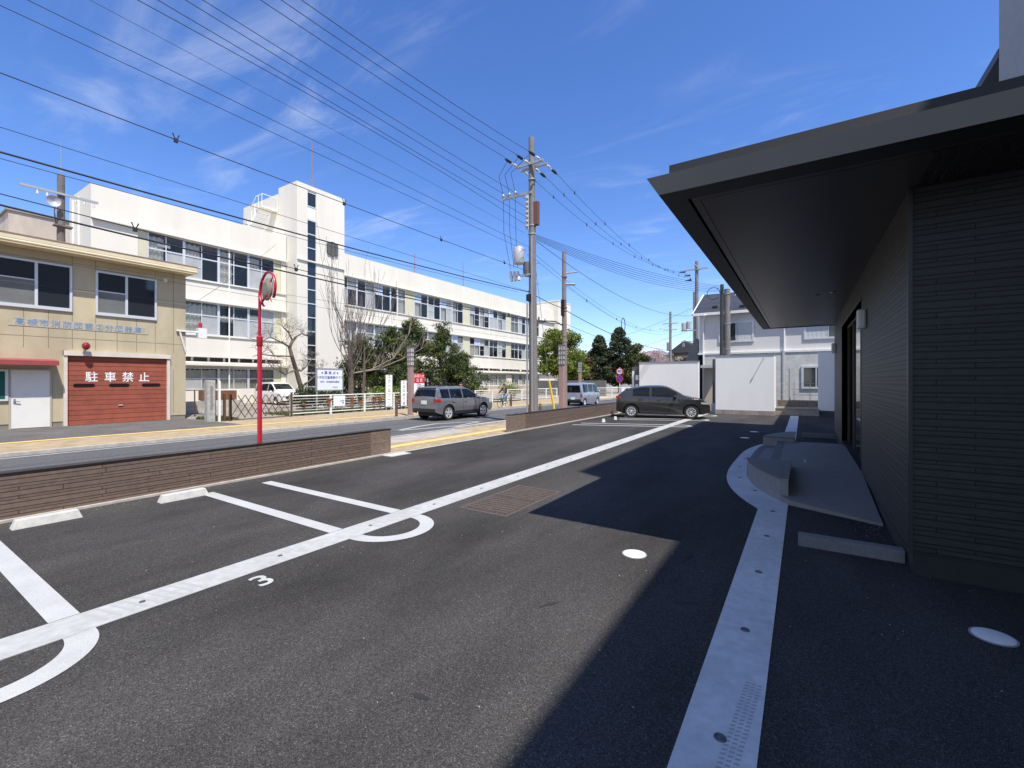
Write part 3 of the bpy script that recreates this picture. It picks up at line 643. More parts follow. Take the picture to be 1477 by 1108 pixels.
def swin(ya,yb,z0,z1,style):
    """one window of two sashes with curtain and panes"""
    m=MB(); X=SX-.10; w=.055; ym=(ya+yb)/2; tr=z0+(z1-z0)*(.60 if style!='g' else .52)
    m.box(X-.04,X+.05,ya,ya+w*1.4,z0,z1); m.box(X-.04,X+.05,yb-w*1.4,yb,z0,z1); m.box(X-.03,X+.02,ym-w/2,ym+w/2,z0+w,z1-w)
    m.box(X-.04,X+.06,ya+w*1.4,yb-w*1.4,z0,z0+w); m.box(X-.04,X+.05,ya+w*1.4,yb-w*1.4,z1-w,z1)
    m.box(X-.03,X+.03,ya+w*1.4,ym-w/2,tr-.045,tr+.045); m.box(X-.03,X+.03,ym+w/2,yb-w*1.4,tr-.045,tr+.045)
    if wc.random()<.5:
        s=wc.choice((0,1)); a,b=((ya+w*1.4,ym-w/2),(ym+w/2,yb-w*1.4))[s]; zz=z0+(tr-z0)*.55; m.box(X-.02,X+.02,a,b,zz-.015,zz+.015)
    f=m.build('window',M_alu,sc_)
    gl=MB(); fg=MB()
    for (pa,pb) in ((ya+w,ym),(ym,yb-w)):
        for (qa,qb,up) in ((z0+w,tr,0),(tr,z1-w,1)):
            d=fg if wc.random()<(.40 if not up else .16) else gl
            d.quad((X-.008,pa,qa),(X-.008,pb,qa),(X-.008,pb,qb),(X-.008,pa,qb))
    if gl.v: gl.build('pane',M_pane,f,recalc=False)
    if fg.v: fg.build('frosted_pane',M_frost,f,recalc=False)
    # curtains: wavy cloth hung behind the glass
    r=wc.random(); cs=[]
    if style=='s': cs=[(ya+.05,yb-.05,z0+(z1-z0)*wc.choice((0,.1,.35,.45)),(tr+.15 if r>.45 else z1-.2),0)] if r<.9 else []
    elif style=='g': cs=[(ya+.05,yb-.05,z0,z1-.12,0 if r<.6 else 1)] if r<.92 else []
    else:
        if r<.40: cs=[(ya+.05,ym-.1,z0,z1-.2,0)]
        elif r<.70: cs=[(ym+.1,yb-.05,z0,z1-.1,0)]
        elif r<.85: cs=[(ya+.05,yb-.05,z0,z1-.1,1)]
    if cs:
        m=MB()
        for a,b,c,d,cm in cs:
            n=int((b-a)/.045)+2; pts=[(X-.13+.030*math.sin(i*1.15+wc.random()*.8),a+(b-a)*i/n) for i in range(n+1)]
            for i in range(n):
                j1=.05*math.sin(i*.9); j2=.05*math.sin((i+1)*.9)
                m.quad((*pts[i],c+.05*wc.random()),(*pts[i+1],c+.05*wc.random()),(*pts[i+1],d+j2),(*pts[i],d+j1))
        m.build('curtain',(M_curt if cs[0][4]==0 else M_curg),f,recalc=False)
    if style!='g' and wc.random()<.18:
        m=MB(); a,b=(ym+w/2,yb-w*1.4) if wc.random()<.5 else (ya+w*1.4,ym-w/2); m.box(X+.001,X+.012,a,b,tr+.045,z1-w); m.build('blue_panel',M_panb,f)
facade(8.76,20.9,-40.3); facade(25.5,68.5,-44)
m=MB(); m.box(-46,-40.31,9.2,20.5,0,10.2); m.box(-40.3,SX-.001,8.761,11.04,0,13.6); m.box(-40.3,SX-.001,20.5,20.9,0,13.6); m.build('end_wall',M_sw,sc_)
for x,y in ((-38.2,8.72),(-39.4,8.72),(SX+.06,16.5),(SX+.06,33.0),(SX+.06,49.5)):
    m=MB(); m.tube([(x,y,0),(x,y,13.3)],.048,8); m.build('downpipe',M_wht,sc_)
def panels(ya,yb,rws,mt):
    for z0,z1,s in rws:
        m=MB(); m.box(SX-.16,SX-.06,ya,yb,z0,z1); m.build('infill_panel',mt,sc_)
for z0,z1,s in rows:
    for a,b in ((11.55,13.63),(13.63,15.83),(15.83,17.94),(17.94,19.98)): swin(a,b,z0,z1,s)
panels(11.05,11.54,rows,M_panel); panels(19.99,20.49,rows,M_panel)
segs=[(25.9,34.3),(35.6,44.1),(45.4,53.9),(55.1,63.5)]
for a,b in segs:
    n=4; L_=(b-a)/n
    for i in range(n):
        for z0,z1,s in rows: swin(a+L_*i,a+L_*(i+1),z0,z1,s)
for a,b in ((25.5,25.9),(34.31,35.59),(44.11,45.39),(53.91,55.09),(63.51,68.5)):
    panels(a,b,rows[1:],M_panel if a<60 else M_sw)
for a,b in ((25.5,25.9),(34.2,35.7),(44.0,45.5),(53.8,55.2),(63.4,68.5)):
    m=MB(); m.box(SX-.3,SX+.05,a,b,1.06,2.62); m.build('pier',M_sw,sc_)
m=MB(); m.box(SX+.002,SX+.06,34,68.4,-.02,1.0); m.build('tiled_base',bricks('beige_tiles',(.52,.42,.32),(.4,.34,.27),'Y',.9,.45,.02,.15),sc_)
m=MB(); m.box(-44,SX+.8,68.51,73.5,0,15.4); m.box(-44.05,SX+.85,68.45,73.55,15.401,15.55); m.build('east_block',M_sw,sc_)
# stair tower
m=MB()
T0,T1,TX=20.95,25.45,-34.5
m.box(-37.2,TX,T0,21.88,0,18.0); m.box(-37.2,TX,22.70,T1,0,18.0); m.box(-37.2,TX-.5,21.88,22.70,0,17.9)
m.box(-37.2,TX-.01,21.88,22.70,17.55,18.0); m.build('stair_tower',M_sw,sc_)
m=MB(); X=TX-.06
z=1.2
while z<17.5:
    m.box(X-.03,X+.03,21.88,22.70,z-.04,z+.04); z+=1.16
m.box(X-.03,X+.02,21.88,21.92,1.2,17.5); m.box(X-.03,X+.02,22.66,22.70,1.2,17.5)
f=m.build('tower_window',M_alu,sc_); m=MB(); m.quad((X-.02,21.9,1.2),(X-.02,22.68,1.2),(X-.02,22.68,17.5),(X-.02,21.9,17.5)); m.build('pane',M_dkglass,f)
m=MB(); m.box(X-.012,X-.004,21.93,22.65,15.2,16.3); m.build('blind',M_curt,f)
hexa=[(TX+.02,24.2+.55*math.cos(R(a)),13.2+.66*math.sin(R(a))) for a in (90,30,-30,-90,-150,150)]
m=MB(); m.prism([(0,0)],0,0) if False else None
m=MB()
for dy in (-.36,0,.36):
    h=.62 if dy==0 else .5; m.box(TX+.001,TX+.14,24.2+dy-.15,24.2+dy+.15,13.2-h,13.2+h)
m.box(TX+.001,TX+.06,23.65,24.75,12.85,13.55); m.build('emblem',mat('emblem_dark',(.10,.10,.10),.5),sc_)
m=MB(); m.box(TX+.001,TX+.12,20.97,25.4,11.62,11.74); m.build('tower_ledge',M_sw,sc_)
for x,y,z0,z1 in ((-35.3,22.8,18,22.3),(-36.8,45,13.6,17),(-36.8,36.4,13.6,16.2)):
    m=MB(); m.cyl((x,y,z0),(x,y,z1),.06,.035,8); m.build('roof_mast',mat('mast_brown',(.25,.16,.13),.7),sc_)
# rooftop penthouse with outside stair
m=MB(); m.box(-42.9,-37.3,20.9,25.3,13.6,17.5); m.box(-38.2,-37.25,19.6,20.89,16.0,16.15); m.build('penthouse',M_sw,sc_)
m=MB()
for i in range(9): x=-38.25-.28*i; m.box(x-.28,x,19.7,20.7,15.75-.26*i,15.80-.26*i)
m.add([(-38.2,19.65,16.0),(-38.2,19.65,15.75),(-40.9,19.65,13.5),(-40.9,19.65,13.8),(-38.2,19.7,16.0),(-38.2,19.7,15.75),(-40.9,19.7,13.5),(-40.9,19.7,13.8)],[(0,1,2,3),(7,6,5,4),(0,3,7,4),(1,5,6,2)])
for i in range(7): x=-37.3-.55*i; z=16.1 if i<2 else 16.0-(i-1)*.5; m.tube([(x,19.62,z-.1),(x,19.62,z+1.0)],.025,6)
m.tube([(-37.25,19.62,17.1),(-38.2,19.62,17.1),(-40.8,19.62,14.8)],.03,6); m.tube([(-37.25,19.62,17.1),(-37.25,20.8,17.1)],.03,6); m.build('outside_stair',M_wht,sc_)
for y,z in ((12.1,10.9),(17.9,10.9),(17.95,6.7),(33,10.9),(44,10.8),(52,7.0)):
    m=MB(); m.box(SX-.30,SX-.12,y,y+.75,z-.2,z+.12); m.build('ventilator',M_ac,sc_)
for y in (33.3,52.2,38.0,57.5): 
    m=MB(); m.ball((SX+.2,y,3.25),.12); m.cyl((SX-.2,y,3.3),(SX+.2,y,3.3),.03); m.build('globe_lamp',M_por,sc_,smooth=True)

# ------------------------------------------------------------------ traffic mirror seen from behind
t=thing('traffic_mirror','red-poled traffic mirror seen from behind, beside the low brown wall','traffic mirror',(-8.5,4.43,0))
m=MB(); m.tube([(-8.5,4.43,-.05),(-8.5,4.43,2.42),(-8.5,4.43,2.44)],[.040,.040,.036],14); m.build('pole',M_red,t,smooth=True)
m=MB(); m.tube([(-8.5,4.43,2.34),(-8.5,4.43,2.36),(-8.5,4.43,2.52),(-8.5,4.43,2.54)],[.04,.052,.052,.03],12); m.build('collar',M_red,t,smooth=True)
mc=Vector((-8.19,4.40,3.37)); th=R(-21)   # facing the street corner: normal turned well away from us
nx=Vector((math.cos(th),math.sin(th),0)); 
# the ring's plane contains 'tv' and z
nrm=Vector((.105,.995,-.03)).normalized(); tv=Vector((0,0,1)).cross(nrm).normalized(); uv=nrm.cross(tv)
def ringpt(r,a,off=0): return mc+tv*(r*math.cos(a))+uv*(r*math.sin(a))+nrm*off
m=MB(); m.tube([(-8.5,4.43,2.5),(-8.5,4.43,2.95),(-8.5,4.43,3.35)],[.03,.026,.024],10); m.build('upper_pole',M_red,t,smooth=True)
m=MB()
ang=[R(-70+285*i/40) for i in range(41)]
m.tube([ringpt(.315,a,0) for a in ang],.017,8); 
for i in range(40): m.quad(ringpt(.318,ang[i],.0),ringpt(.318,ang[i+1],.0),ringpt(.318,ang[i+1],.035),ringpt(.318,ang[i],.035))
m.build('hood',M_red,t,smooth=True)
m=MB(); n=28
for r0,o0,r1,o1 in ((.0,-.05,.12,-.045),(.12,-.045,.20,-.01),(.20,-.01,.205,.02)):
    for i in range(n):
        a=2*math.pi*i/n;b=2*math.pi*(i+1)/n; m.quad(ringpt(r0,a,o0),ringpt(r1,a,o1),ringpt(r1,b,o1),ringpt(r0,b,o0))
m.build('mirror_back',mat('mirror_back_tan',(.27,.225,.17),.6,var=.2,vscale=10),t,smooth=True)
m=MB()
for a in (R(40),R(140),R(230),R(310)): m.tube([ringpt(.18,a,-.01),ringpt(.315,a,0)],.010,6)
m.tube([Vector((-8.5,4.43,3.1)),ringpt(.15,R(230),-.03)],.016,6); m.build('bracket',M_red,t)

# ------------------------------------------------------------------ utility poles
def bands(t,x,y,zs,r,m_=M_galv,w=.05):
    m=MB()
    for z in zs: m.lathe([(r,z-w/2),(r+.012,z-w/2),(r+.012,z+w/2),(r,z+w/2)],(x,y,0),'z',14)
    m.build('band',m_,t)
def insul(t,p,q,r=.05,dark=False):
    """strain insulator from p towards q"""
    p=Vector(p);q=Vector(q);d=(q-p).normalized()
    m=MB(); m.tube([p,p+d*.12,p+d*.13,p+d*.30,p+d*.31,p+d*.5],[.02,.02,r,r,.02,.02],10); m.build('strain_insulator',M_por,t,smooth=True)
    m=MB(); m.tube([p+d*.5,p+d*.52,p+d*.78,p+d*.95],[.02,.055,.06,.015],8); m.build('cable_sleeve',M_wire,t,smooth=True)
P1=Vector((-9.3,15.95,0))
t=thing('utility_pole','tall grey concrete utility pole with transformer standing behind the low brown wall','utility pole',P1,0,'utility poles')
m=MB(); m.tube([P1+Vector((0,0,-.2)),P1+Vector((-.10,-.03,11.75))],[.195,.115],18); m.build('shaft',M_pole,t,smooth=True)
bands(t,-9.37,15.93,(5.3,5.42,7.75,8.1,10.0),.150)
m=MB(); m.box(-10.05,-8.75,15.72,15.80,10.55,10.64); m.box(-10.05,-8.75,16.06,16.14,10.55,10.64); m.build('crossarm',M_galv,t)
for x in (-9.95,-9.40,-8.85): insul(t,(x,15.72,10.6),(x,14.0,10.5)); insul(t,(x,16.14,10.6),(x+.1,18,10.45))
m=MB(); m.box(-10.75,-9.3,15.75,15.82,9.38,9.48); 
for x in (-10.7,-10.4,-10.1): m.lathe([(.0,.16),(.05,.15),(.075,.10),(.06,.04),(.03,0)],(x,15.78,9.48),'z',12)
m.build('switch_arm',M_galv,t,smooth=True)
m=MB(); m.box(-9.48,-9.40,15.62,15.72,7.9,9.3)
for i in range(7): m.lathe([(.02,-.06),(.06,-.05),(.06,.05),(.02,.06)],(-9.43,15.60,8.0+.19*i),'y',10)
m.build('low_voltage_rack',mat('rack_white',(.5,.5,.5),.4),t)
m=MB(); m.box(-9.26,-9.08,15.85,16.05,8.1,9.05); m.build('pole_sign',mat('sign_red_brown',(.15,.068,.055),.7),t)
m=MB(); m.lathe([(.0,0),(.20,.0),(.22,.05),(.22,.62),(.19,.68),(.0,.70)],(-9.78,15.55,6.5),'z',20); m.build('transformer',mat('transformer_grey',(.50,.51,.52),.45,.2),t,smooth=True)
m=MB(); m.lathe([(.0,0),(.2,.0),(.21,.04),(.21,.55),(.0,.60)],(-9.55,15.9,6.05),'z',16); m.build('transformer_rear',mat('transformer_dark',(.16,.16,.17),.5),t,smooth=True)
m=MB(); m.box(-10.35,-9.3,15.70,15.78,6.02,6.10); m.build('cutout_arm',M_galv,t)
for i,x in enumerate((-10.3,-10.12,-9.95)):
    m=MB(); m.tube([(x,15.72,6.30-.03*i),(x+.03,15.70,6.12),(x+.12,15.66,5.86)],[.05,.075,.06],10); m.build('cutout_fuse',M_por,t,smooth=True)
m=MB(); m.box(-9.52,-9.28,15.70,16.05,4.98,5.25); m.build('junction_box',M_black,t)
m=MB(); m.tube([(-9.48,15.72,-.1),(-9.48,15.72,4.9)],.035,8); m.tube([(-9.22,15.68,-.1),(-9.24,15.68,7.6)],.03,8); m.build('conduit',M_galv,t)
m=MB()
for i in range(20):
    z=1.9+.42*i; s=1 if i%2 else -1; m.tube([(-9.33+s*.1,15.95,z),(-9.33+s*.30,15.95,z)],.011,5)
m.build('step_bolt',M_steel,t)
for k,x in enumerate((-10.7,-10.4,-10.1)):
    w_=MB(); w_.tube([(x,15.78,9.6),(x+.03,15.4,10.25),(-9.95+.5*k,14.9,10.45)],.010,5); w_.tube([(x,15.78,9.4),(x+.05,15.74,8),(-10.3+.18*k,15.72,6.4)],.010,5); w_.build('jumper_cable',M_wire,t)
P2=Vector((-9.4,19.0,0))
t=thing('utility_pole','slimmer brownish utility pole with lamp arm, second along the street','utility pole',P2,0,'utility poles')
m=MB(); m.tube([P2+Vector((0,0,-.2)),P2+Vector((-.03,0,7.75))],[.14,.095],14); m.build('shaft',mat('pole_brown',(.25,.205,.185),.85,var=.15,vscale=4),t,smooth=True)
bands(t,-9.42,19.0,(3.55,3.8,5.0,5.15,6.6),.122,mat('band_brown',(.28,.17,.12),.7))
m=MB(); m.box(-9.5,-9.36,18.8,18.9,4.75,5.5); m.build('cable_box',M_black,t)
m=MB(); m.tube([(-9.4,19,4.25),(-9.75,18.75,4.5),(-10.25,18.4,4.52)],.03,8); m.box(-10.62,-10.2,18.3,18.46,4.42,4.54); m.cyl((-10.45,18.38,4.54),(-10.45,18.38,4.72),.06,.04,8); m.build('lamp_arm',mat('lamp_grey',(.16,.16,.15),.6),t)
m=MB(); m.tube([(-9.4,19,6.75),(-8.8,19.2,6.8)],.03,6); m.tube([(-9.4,19,6.25),(-8.9,19.1,6.2)],.06,6); m.build('bracket',M_galv,t)
P3=Vector((-7.48,40,0))
t=thing('utility_pole','grey utility pole with transformers left of the white house roof','utility pole',P3,0,'utility poles')
m=MB(); m.tube([P3+Vector((0,0,-.2)),P3+Vector((0,0,11.75))],[.20,.13],14); m.tube([P3+Vector((-.22,-.05,0)),P3+Vector((-.22,-.05,9.2))],.07,8); m.build('shaft',M_pole,t,smooth=True)
m=MB(); m.box(-8.5,-6.6,39.8,39.9,11.0,11.12); m.box(-7.52,-7.4,39.0,41.0,11.2,11.3); m.build('crossarm',M_galv,t)
for x,z in ((-8.4,10.95),(-8.0,10.6),(-7.9,10.2)):
    m=MB(); m.tube([(x,39.8,z),(x-.35,39.3,z-.12)],[.09,.03],8); m.build('strain_insulator',M_wire,t)
for x,z in ((-8.05,6.1),(-8.45,6.0)):
    m=MB(); m.lathe([(0,0),(.21,0),(.22,.6),(0,.66)],(x,39.8,z),'z',14); m.build('transformer',mat('transformer_grey',(.5,.5,.5),.5),t,smooth=True)
m=MB(); m.box(-8.7,-7.48,39.7,39.8,5.9,5.98); m.box(-8.7,-7.48,39.7,39.8,5.0,5.06); m.lathe([(0,0),(.1,0),(.1,.3),(0,.3)],(-8.5,39.75,4.6),'z',8); m.build('transformer_arm',M_steel,t)
P4=Vector((-3.8,29.5,0))
t=thing('utility_pole','pair of joined grey poles with cables rising behind the white wall','utility pole',P4,0,'utility poles')
m=MB(); m.tube([P4+Vector((0,0,-.2)),P4+Vector((0,0,7.2))],[.19,.165],14); m.build('shaft',M_pole,t,smooth=True)
m=MB(); m.tube([P4+Vector((-.30,-.06,0)),P4+Vector((-.28,-.06,7.5))],[.12,.10],10); m.build('cable_pole',mat('cable_pole_dark',(.05,.05,.052),.6),t,smooth=True)
bands(t,-3.8,29.5,(3.6,5.1,6.9),.18)
m=MB(); m.lathe([(.0,.22),(.05,.2),(.20,0)],(-3.2,29.4,6.75),'z',12); m.tube([(-3.8,29.5,7.0),(-3.2,29.4,6.95)],.03,6); m.build('lamp_head',M_por,t)
m=MB(); m.tube([(-4.0+.36*math.cos(R(a))-.55,29.4,7.0+.36*math.sin(R(a))) for a in range(0,340,20)],.02,5); m.build('cable_loop',M_wire,t)
P5=Vector((-14.44,60,0))
t=thing('utility_pole','distant thin utility pole above the far white wall','utility pole',P5,0,'utility poles')
m=MB(); m.tube([P5+Vector((0,0,-.2)),P5+Vector((0,0,10.7))],[.2,.14],10); m.build('shaft',mat('pole_far',(.20,.20,.205),.85),t,smooth=True)
m=MB(); m.box(-15.4,-13.5,59.85,59.95,9.1,9.2); m.box(-15.3,-13.6,59.85,59.95,8.3,8.38); m.build('crossarm',M_galv,t)
m=MB(); m.box(-14.85,-14.6,59.7,59.9,5.6,6.7); m.build('cable_box',M_pole,t)

# ------------------------------------------------------------------ overhead wires, each one a thing
WG='overhead wires along the street'
def wire(pts,r,label,clips=0,name='overhead_wire',mt=None):
    m=MB(); m.tube(pts,r*.66,5)
    o=m.build(name,mt or M_wire,None,smooth='all',recalc=False); tag(o,label,'wire',WG)
    if clips:
        for i in range(clips):
            c=MB()
            f=(i+.5)/clips*(len(pts)-1); k=int(f); p=Vector(pts[k]).lerp(Vector(pts[k+1]),f-k)
            c.tube([p+Vector((0,-.05,.10)),p+Vector((0,0,-.02)),p+Vector((0,.05,.10))],.012,4); c.box(p.x-.02,p.x+.02,p.y-.03,p.y+.03,p.z-.05,p.z+.02); c.build('spacer',M_wire,o)
    return o
def along(X,a,b,end=None,back=-16.0,n=26,vertex=-1.5):
    """parabola in the plane x=X through the (y,z) points a and b"""
    (ya,za),(yb,zb)=a,b
    k=(zb-za)/((yb-vertex)**2-(ya-vertex)**2); z0=za-k*(ya-vertex)**2
    ye=end if end is not None else yb
    return [(X,back+(ye-back)*i/n,z0+k*(back+(ye-back)*i/n-vertex)**2) for i in range(n+1)]
HV='high-voltage wire at the crossarm top, '
wire(along(-9.95,(5.25,10.04),(15.0,10.62),15.0),.013,'street-side wire of the three highest, meeting the pole crossarm from the left')
wire(along(-9.40,(5.36,9.89),(14.9,10.58),14.9),.013,'middle wire of the three highest meeting the pole crossarm from the left')
wire(along(-8.85,(5.45,9.72),(14.9,10.56),14.9),.013,'lot-side wire of the three highest meeting the pole crossarm from the left')
for i,(a,b,e) in enumerate((((2.88,8.17),(15.6,8.06),0),((3.17,8.37),(15.6,8.40),0),((3.59,8.67),(15.6,8.78),0),((3.87,8.87),(15.6,9.12),0))):
    wire(along(-9.47,a,b,15.6,vertex=8 if b[1]<a[1] else -1),.011,('lowest','second lowest','second highest','highest')[i]+' of the four wires ending on the white insulator rack')
wire(along(-9.6,(2.39,7.82),(15.7,7.78),15.7,vertex=4),.006,'faint thin wire crossing the sky under the four rack wires')
wire(along(-9.55,(1.35,7.03),(15.8,7.06),15.8),.009,'lower strand of the twin wires passing over the school roof',0)
wire(along(-9.35,(1.62,7.18),(15.8,7.15),15.8,vertex=6),.009,'upper strand of the twin wires passing over the school roof',0)
wire(along(-9.5,(1.35,6.05),(15.85,6.22),15.85),.013,'clipped wire running just above the school stair tower',9)
wire(along(-9.52,(1.35,5.29),(15.85,5.40),15.85),.008,'thin plain wire below the clipped wire, ending low on the pole')
wire(along(-9.5,(1.35,4.93),(15.2,5.34),15.9),.024,'thick black cable reaching the junction box of the tall pole')
wire([(x,y,z-.09) for x,y,z in along(-9.5,(1.35,4.93),(15.2,5.34),15.0)],.008,'thin strand hung just below the thick black cable')
wire(along(-9.6,(1.35,4.37),(5.32,4.24),18.9,vertex=9.5),.013,'clipped cable crossing the top-floor windows of the school',12)
wire(along(-9.45,(1.35,4.17),(16.06,4.22),18.9,vertex=8),.024,'lowest thick black cable, crossing the school front to the second pole')
wire(along(-15.6,(5.92,4.76),(18.04,4.82),36,vertex=14),.008,'upper of two thin wires across the school second floor')
wire(along(-15.6,(5.92,4.61),(18.04,4.47),36,vertex=22),.008,'lower of two thin wires across the school second floor')
def span(a,b,sag,n=18): 
    a=Vector(a);b=Vector(b); return [a.lerp(b,i/n)-Vector((0,0,4*sag*(i/n)*(1-i/n))) for i in range(n+1)]
wire(span((-23.2,8.85,4.96),(-35.9,20.1,12.9),.15),.014,'slanting service wire from the garage corner to the school wall')
for i,x in enumerate((-9.95,-9.40,-8.85)):
    wire(span((x+.1,16.9,10.5),(-8.2+.35*i,39.7,(10.9,10.6,10.2)[i]),1.05),.012,('left','middle','right')[i]+' wire of three running from the tall pole top to the house-side pole',7)
for i in range(6):
    wire(span((-9.25,16.05,7.75-.04*i),(-3.95,29.4,7.35-.06*i),.30+.06*i),.013,('topmost','second','third','fourth','fifth','lowest')[i]+' strand of the sagging cable bundle crossing over the parking lot')
wire(span((-9.25,16.0,7.5),(-7.6,39.8,7.2),1.0),.016,'single wire dropping from the tall pole to mid-height of the house-side pole')
wire(span((-9.32,16.1,5.25),(-9.42,18.9,5.1),.04,6)+span((-9.42,19.1,5.05),(-7.7,39.8,4.35),.75),.024,'thick cable going on from the junction box past the second pole')
wire(span((-9.42,19.1,4.4),(-7.7,39.8,3.75),.5),.013,'lower cable from the second pole into the distance')
wire(span((-9.3,16.0,6.95),(-14.4,59.9,8.35),1.3),.010,'upper of two long wires from the tall pole to the distant pole')
wire(span((-9.3,16.0,6.75),(-14.4,59.9,8.0),1.3),.010,'lower of two long wires from the tall pole to the distant pole')
wire(span((-9.4,19.1,6.2),(-14.2,59.9,9.1),1.4),.010,'wire from the second pole arm to the distant pole',6)
wire(span((-24,48,5.2),(-7.7,40,7.9),.5),.016,'upper wire crossing the street in front of the distant trees')
wire(span((-24,48,3.9),(-7.7,40,6.1),.5),.016,'lower wire crossing the street in front of the distant trees')
m=MB(); m.tube([(-8.85+.0,25.6+.32*math.cos(R(a)),4.98+.42*math.sin(R(a))) for a in range(0,361,20)],.022,6); tag(m.build('cable_coil',M_wire),'oval coil of spare cable hanging in the sky left of the house','cable coil')

# ------------------------------------------------------------------ pinkish lamp posts with lantern heads
M_pink=mat('lamp_pink',(.36,.24,.23),.75,var=.1,vscale=3); M_lant=mat('lantern_white',(.62,.61,.58),.4)
def lamppost(x,y,label):
    t=thing('street_lamp',label,'street lamp',(x,y,0),0,'pink lamp posts with lantern heads')
    m=MB(); m.prism([(-.10,-.10),(.10,-.10),(.10,.10),(-.10,.10)],-.05,2.42); m.build('column',M_pink,t,world=False)
    m=MB(); m.prism([(-.12,-.12),(.12,-.12),(.12,.12),(-.12,.12)],2.421,2.47); m.prism([(-.12,-.12),(.12,-.12),(.12,.12),(-.12,.12)],3.30,3.34)
    for a in (-.11,.11):
        for b in (-.11,.11): m.box(a-.012,a+.012,b-.012,b+.012,2.47,3.30)
    for z in (2.67,2.88,3.09):
        m.box(-.122,.122,-.122,-.105,z-.01,z+.01); m.box(-.122,.122,.105,.122,z-.01,z+.01); m.box(.105,.122,-.122,.122,z-.01,z+.01); m.box(-.122,-.105,-.122,.122,z-.01,z+.01)
    m.box(-.012,.012,-.122,-.105,2.47,3.3); m.box(.105,.122,-.012,.012,2.47,3.3); m.build('lantern_frame',mat('lantern_frame_grey',(.16,.14,.14),.6),t,world=False)
    m=MB(); m.prism([(-.10,-.10),(.10,-.10),(.10,.10),(-.10,.10)],2.471,3.299); m.build('lantern_glass',M_lant,t,world=False)
lamppost(-15.95,15.5,'pink lamp post with lantern head rising behind the grey SUV')
lamppost(-9.15,18.2,'pink lamp post with lantern head in front of the brownish pole')
lamppost(-16.1,35.5,'pink lamp post with lantern head, the farthest one beyond the silver van')
# guy-wire guard, bollards
t=thing('guy_wire','yellow guarded guy wire leaning beside the tall grey pole','guy wire',(-9.3,18.0,0))
m=MB(); m.tube([(-9.25,17.85,-.05),(-9.40,17.45,1.72)],.05,10); m.build('guard_tube',M_yellow,t,smooth=True)
m=MB(); m.tube([(-9.40,17.45,1.7),(-9.42,16.1,7.3)],.010,5); m.build('stay_wire',M_steel,t)
def bollard(x,y,h,label,z=0):
    t=thing('bollard',label,'bollard',(x,y,z),0,'brown street bollards')
    m=MB(); m.lathe([(.06,-.05),(.06,h-.02),(.05,h),(0,h)],(0,0,0),'z',16); m.build('post',M_brown,t,world=False,smooth=True)
    m=MB(); m.lathe([(.0605,h-.12),(.0625,h-.12),(.0625,h-.08),(.0605,h-.08)],(0,0,0),'z',16); m.build('reflector_band',mat('band_ochre',(.35,.22,.08),.5),t,world=False)
bollard(-15.95,14.6,.86,'brown bollard standing on the far kerb left of the grey SUV')
bollard(-10.15,16.9,.66,'brown bollard left of the tall grey pole foot')
bollard(-10.15,18.0,.66,'brown bollard right of the tall grey pole foot, by the yellow guard')
for y,z in ((20.2,.0),):
    bollard(-16.0,24.5,.8,'brown bollard on the far kerb just left of the yellow guy guard')

# ------------------------------------------------------------------ school gate, fence, boards
t=thing('gate_post','weathered grey stone gate post beside the brown lattice gate','gate post',(-20.75,8.75,0))
m=MB(); m.box(-20.9,-20.6,8.62,8.92,-.05,1.72); m.build('post',mat('stone_grey',(.40,.39,.37),.9,var=.3,vscale=8,bump=.4),t,bevel=.02)
m=MB(); m.box(-20.599,-20.592,8.72,8.82,.5,1.5); m.build('name_plate',mat('plate_grey',(.25,.25,.24),.6,var=.4,vscale=14),t)
t=thing('gate_rail_post','thin white post with brown posts holding the folded lattice gate','post',(-20.6,9.05,0))
m=MB(); m.box(-20.63,-20.55,9.02,9.10,-.05,1.70); m.build('white_post',M_wht,t)
m=MB(); m.box(-20.64,-20.54,9.22,9.30,-.05,1.15); m.box(-20.44,-20.36,9.36,9.44,-.05,1.15); m.build('brown_post',M_brown,t)
t=thing('lattice_gate','brown folding lattice gate across the school entrance','gate',(-20.4,10.6,0))
m=MB(); n=9; p=2.7/n
for lay,x in ((0,-20.42),(1,-20.38)):
    for i in range(-2,n):
        y0=9.4+p*i; 
        a,b=((y0,.10),(y0+2*p,1.08)) if lay==0 else ((y0+2*p,.10),(y0,1.08))
        if a[0]<9.38 or b[0]<9.38 or a[0]>12.2 or b[0]>12.2:
            continue
        m.tube([(x,a[0],a[1]),(x,b[0],b[1])],.018,4)
m.build('lattice',M_brown,t)
m=MB()
for y in (9.42,12.12): m.box(-20.44,-20.36,y-.03,y+.03,.02,1.12)
m.box(-20.43,-20.37,9.4,12.15,.02,.05); m.build('gate_frame',M_brown,t)
M_fence=mat('fence_white',(.74,.74,.70),.5,var=.06)
def fence(pts,label,sp=2.17,h=.98,bars=6):
    t=thing('school_fence',label,'fence',(pts[0][0],pts[0][1],0),0,'white school fences')
    for (xa,ya),(xb,yb) in zip(pts[:-1],pts[1:]):
        A=Vector((xa,ya,0));B=Vector((xb,yb,0)); n=max(1,round((B-A).length/sp))
        for i in range(n+1):
            p=A.lerp(B,i/n); m=MB(); m.box(p.x-.04,p.x+.04,p.y-.045,p.y+.045,-.05,h+.02); m.build('post',M_fence,t)
        for i in range(n):
            p=A.lerp(B,i/n); q=A.lerp(B,(i+1)/n); m=MB(); U=Vector((0,0,1))
            m.tube([p+U*(h-.02),q+U*(h-.02)],.036,6); m.tube([p+U*.12,q+U*.12],.028,6)
            for k in range(1,bars): m.tube([p+U*(.12+(h-.14)*k/bars),q+U*(.12+(h-.14)*k/bars)],.010,4)
            m.build('rail_panel',M_fence,t)
fence([(-20.5,12.15),(-20.7,23.0)],'white barred school fence from the lattice gate to behind the SUV')
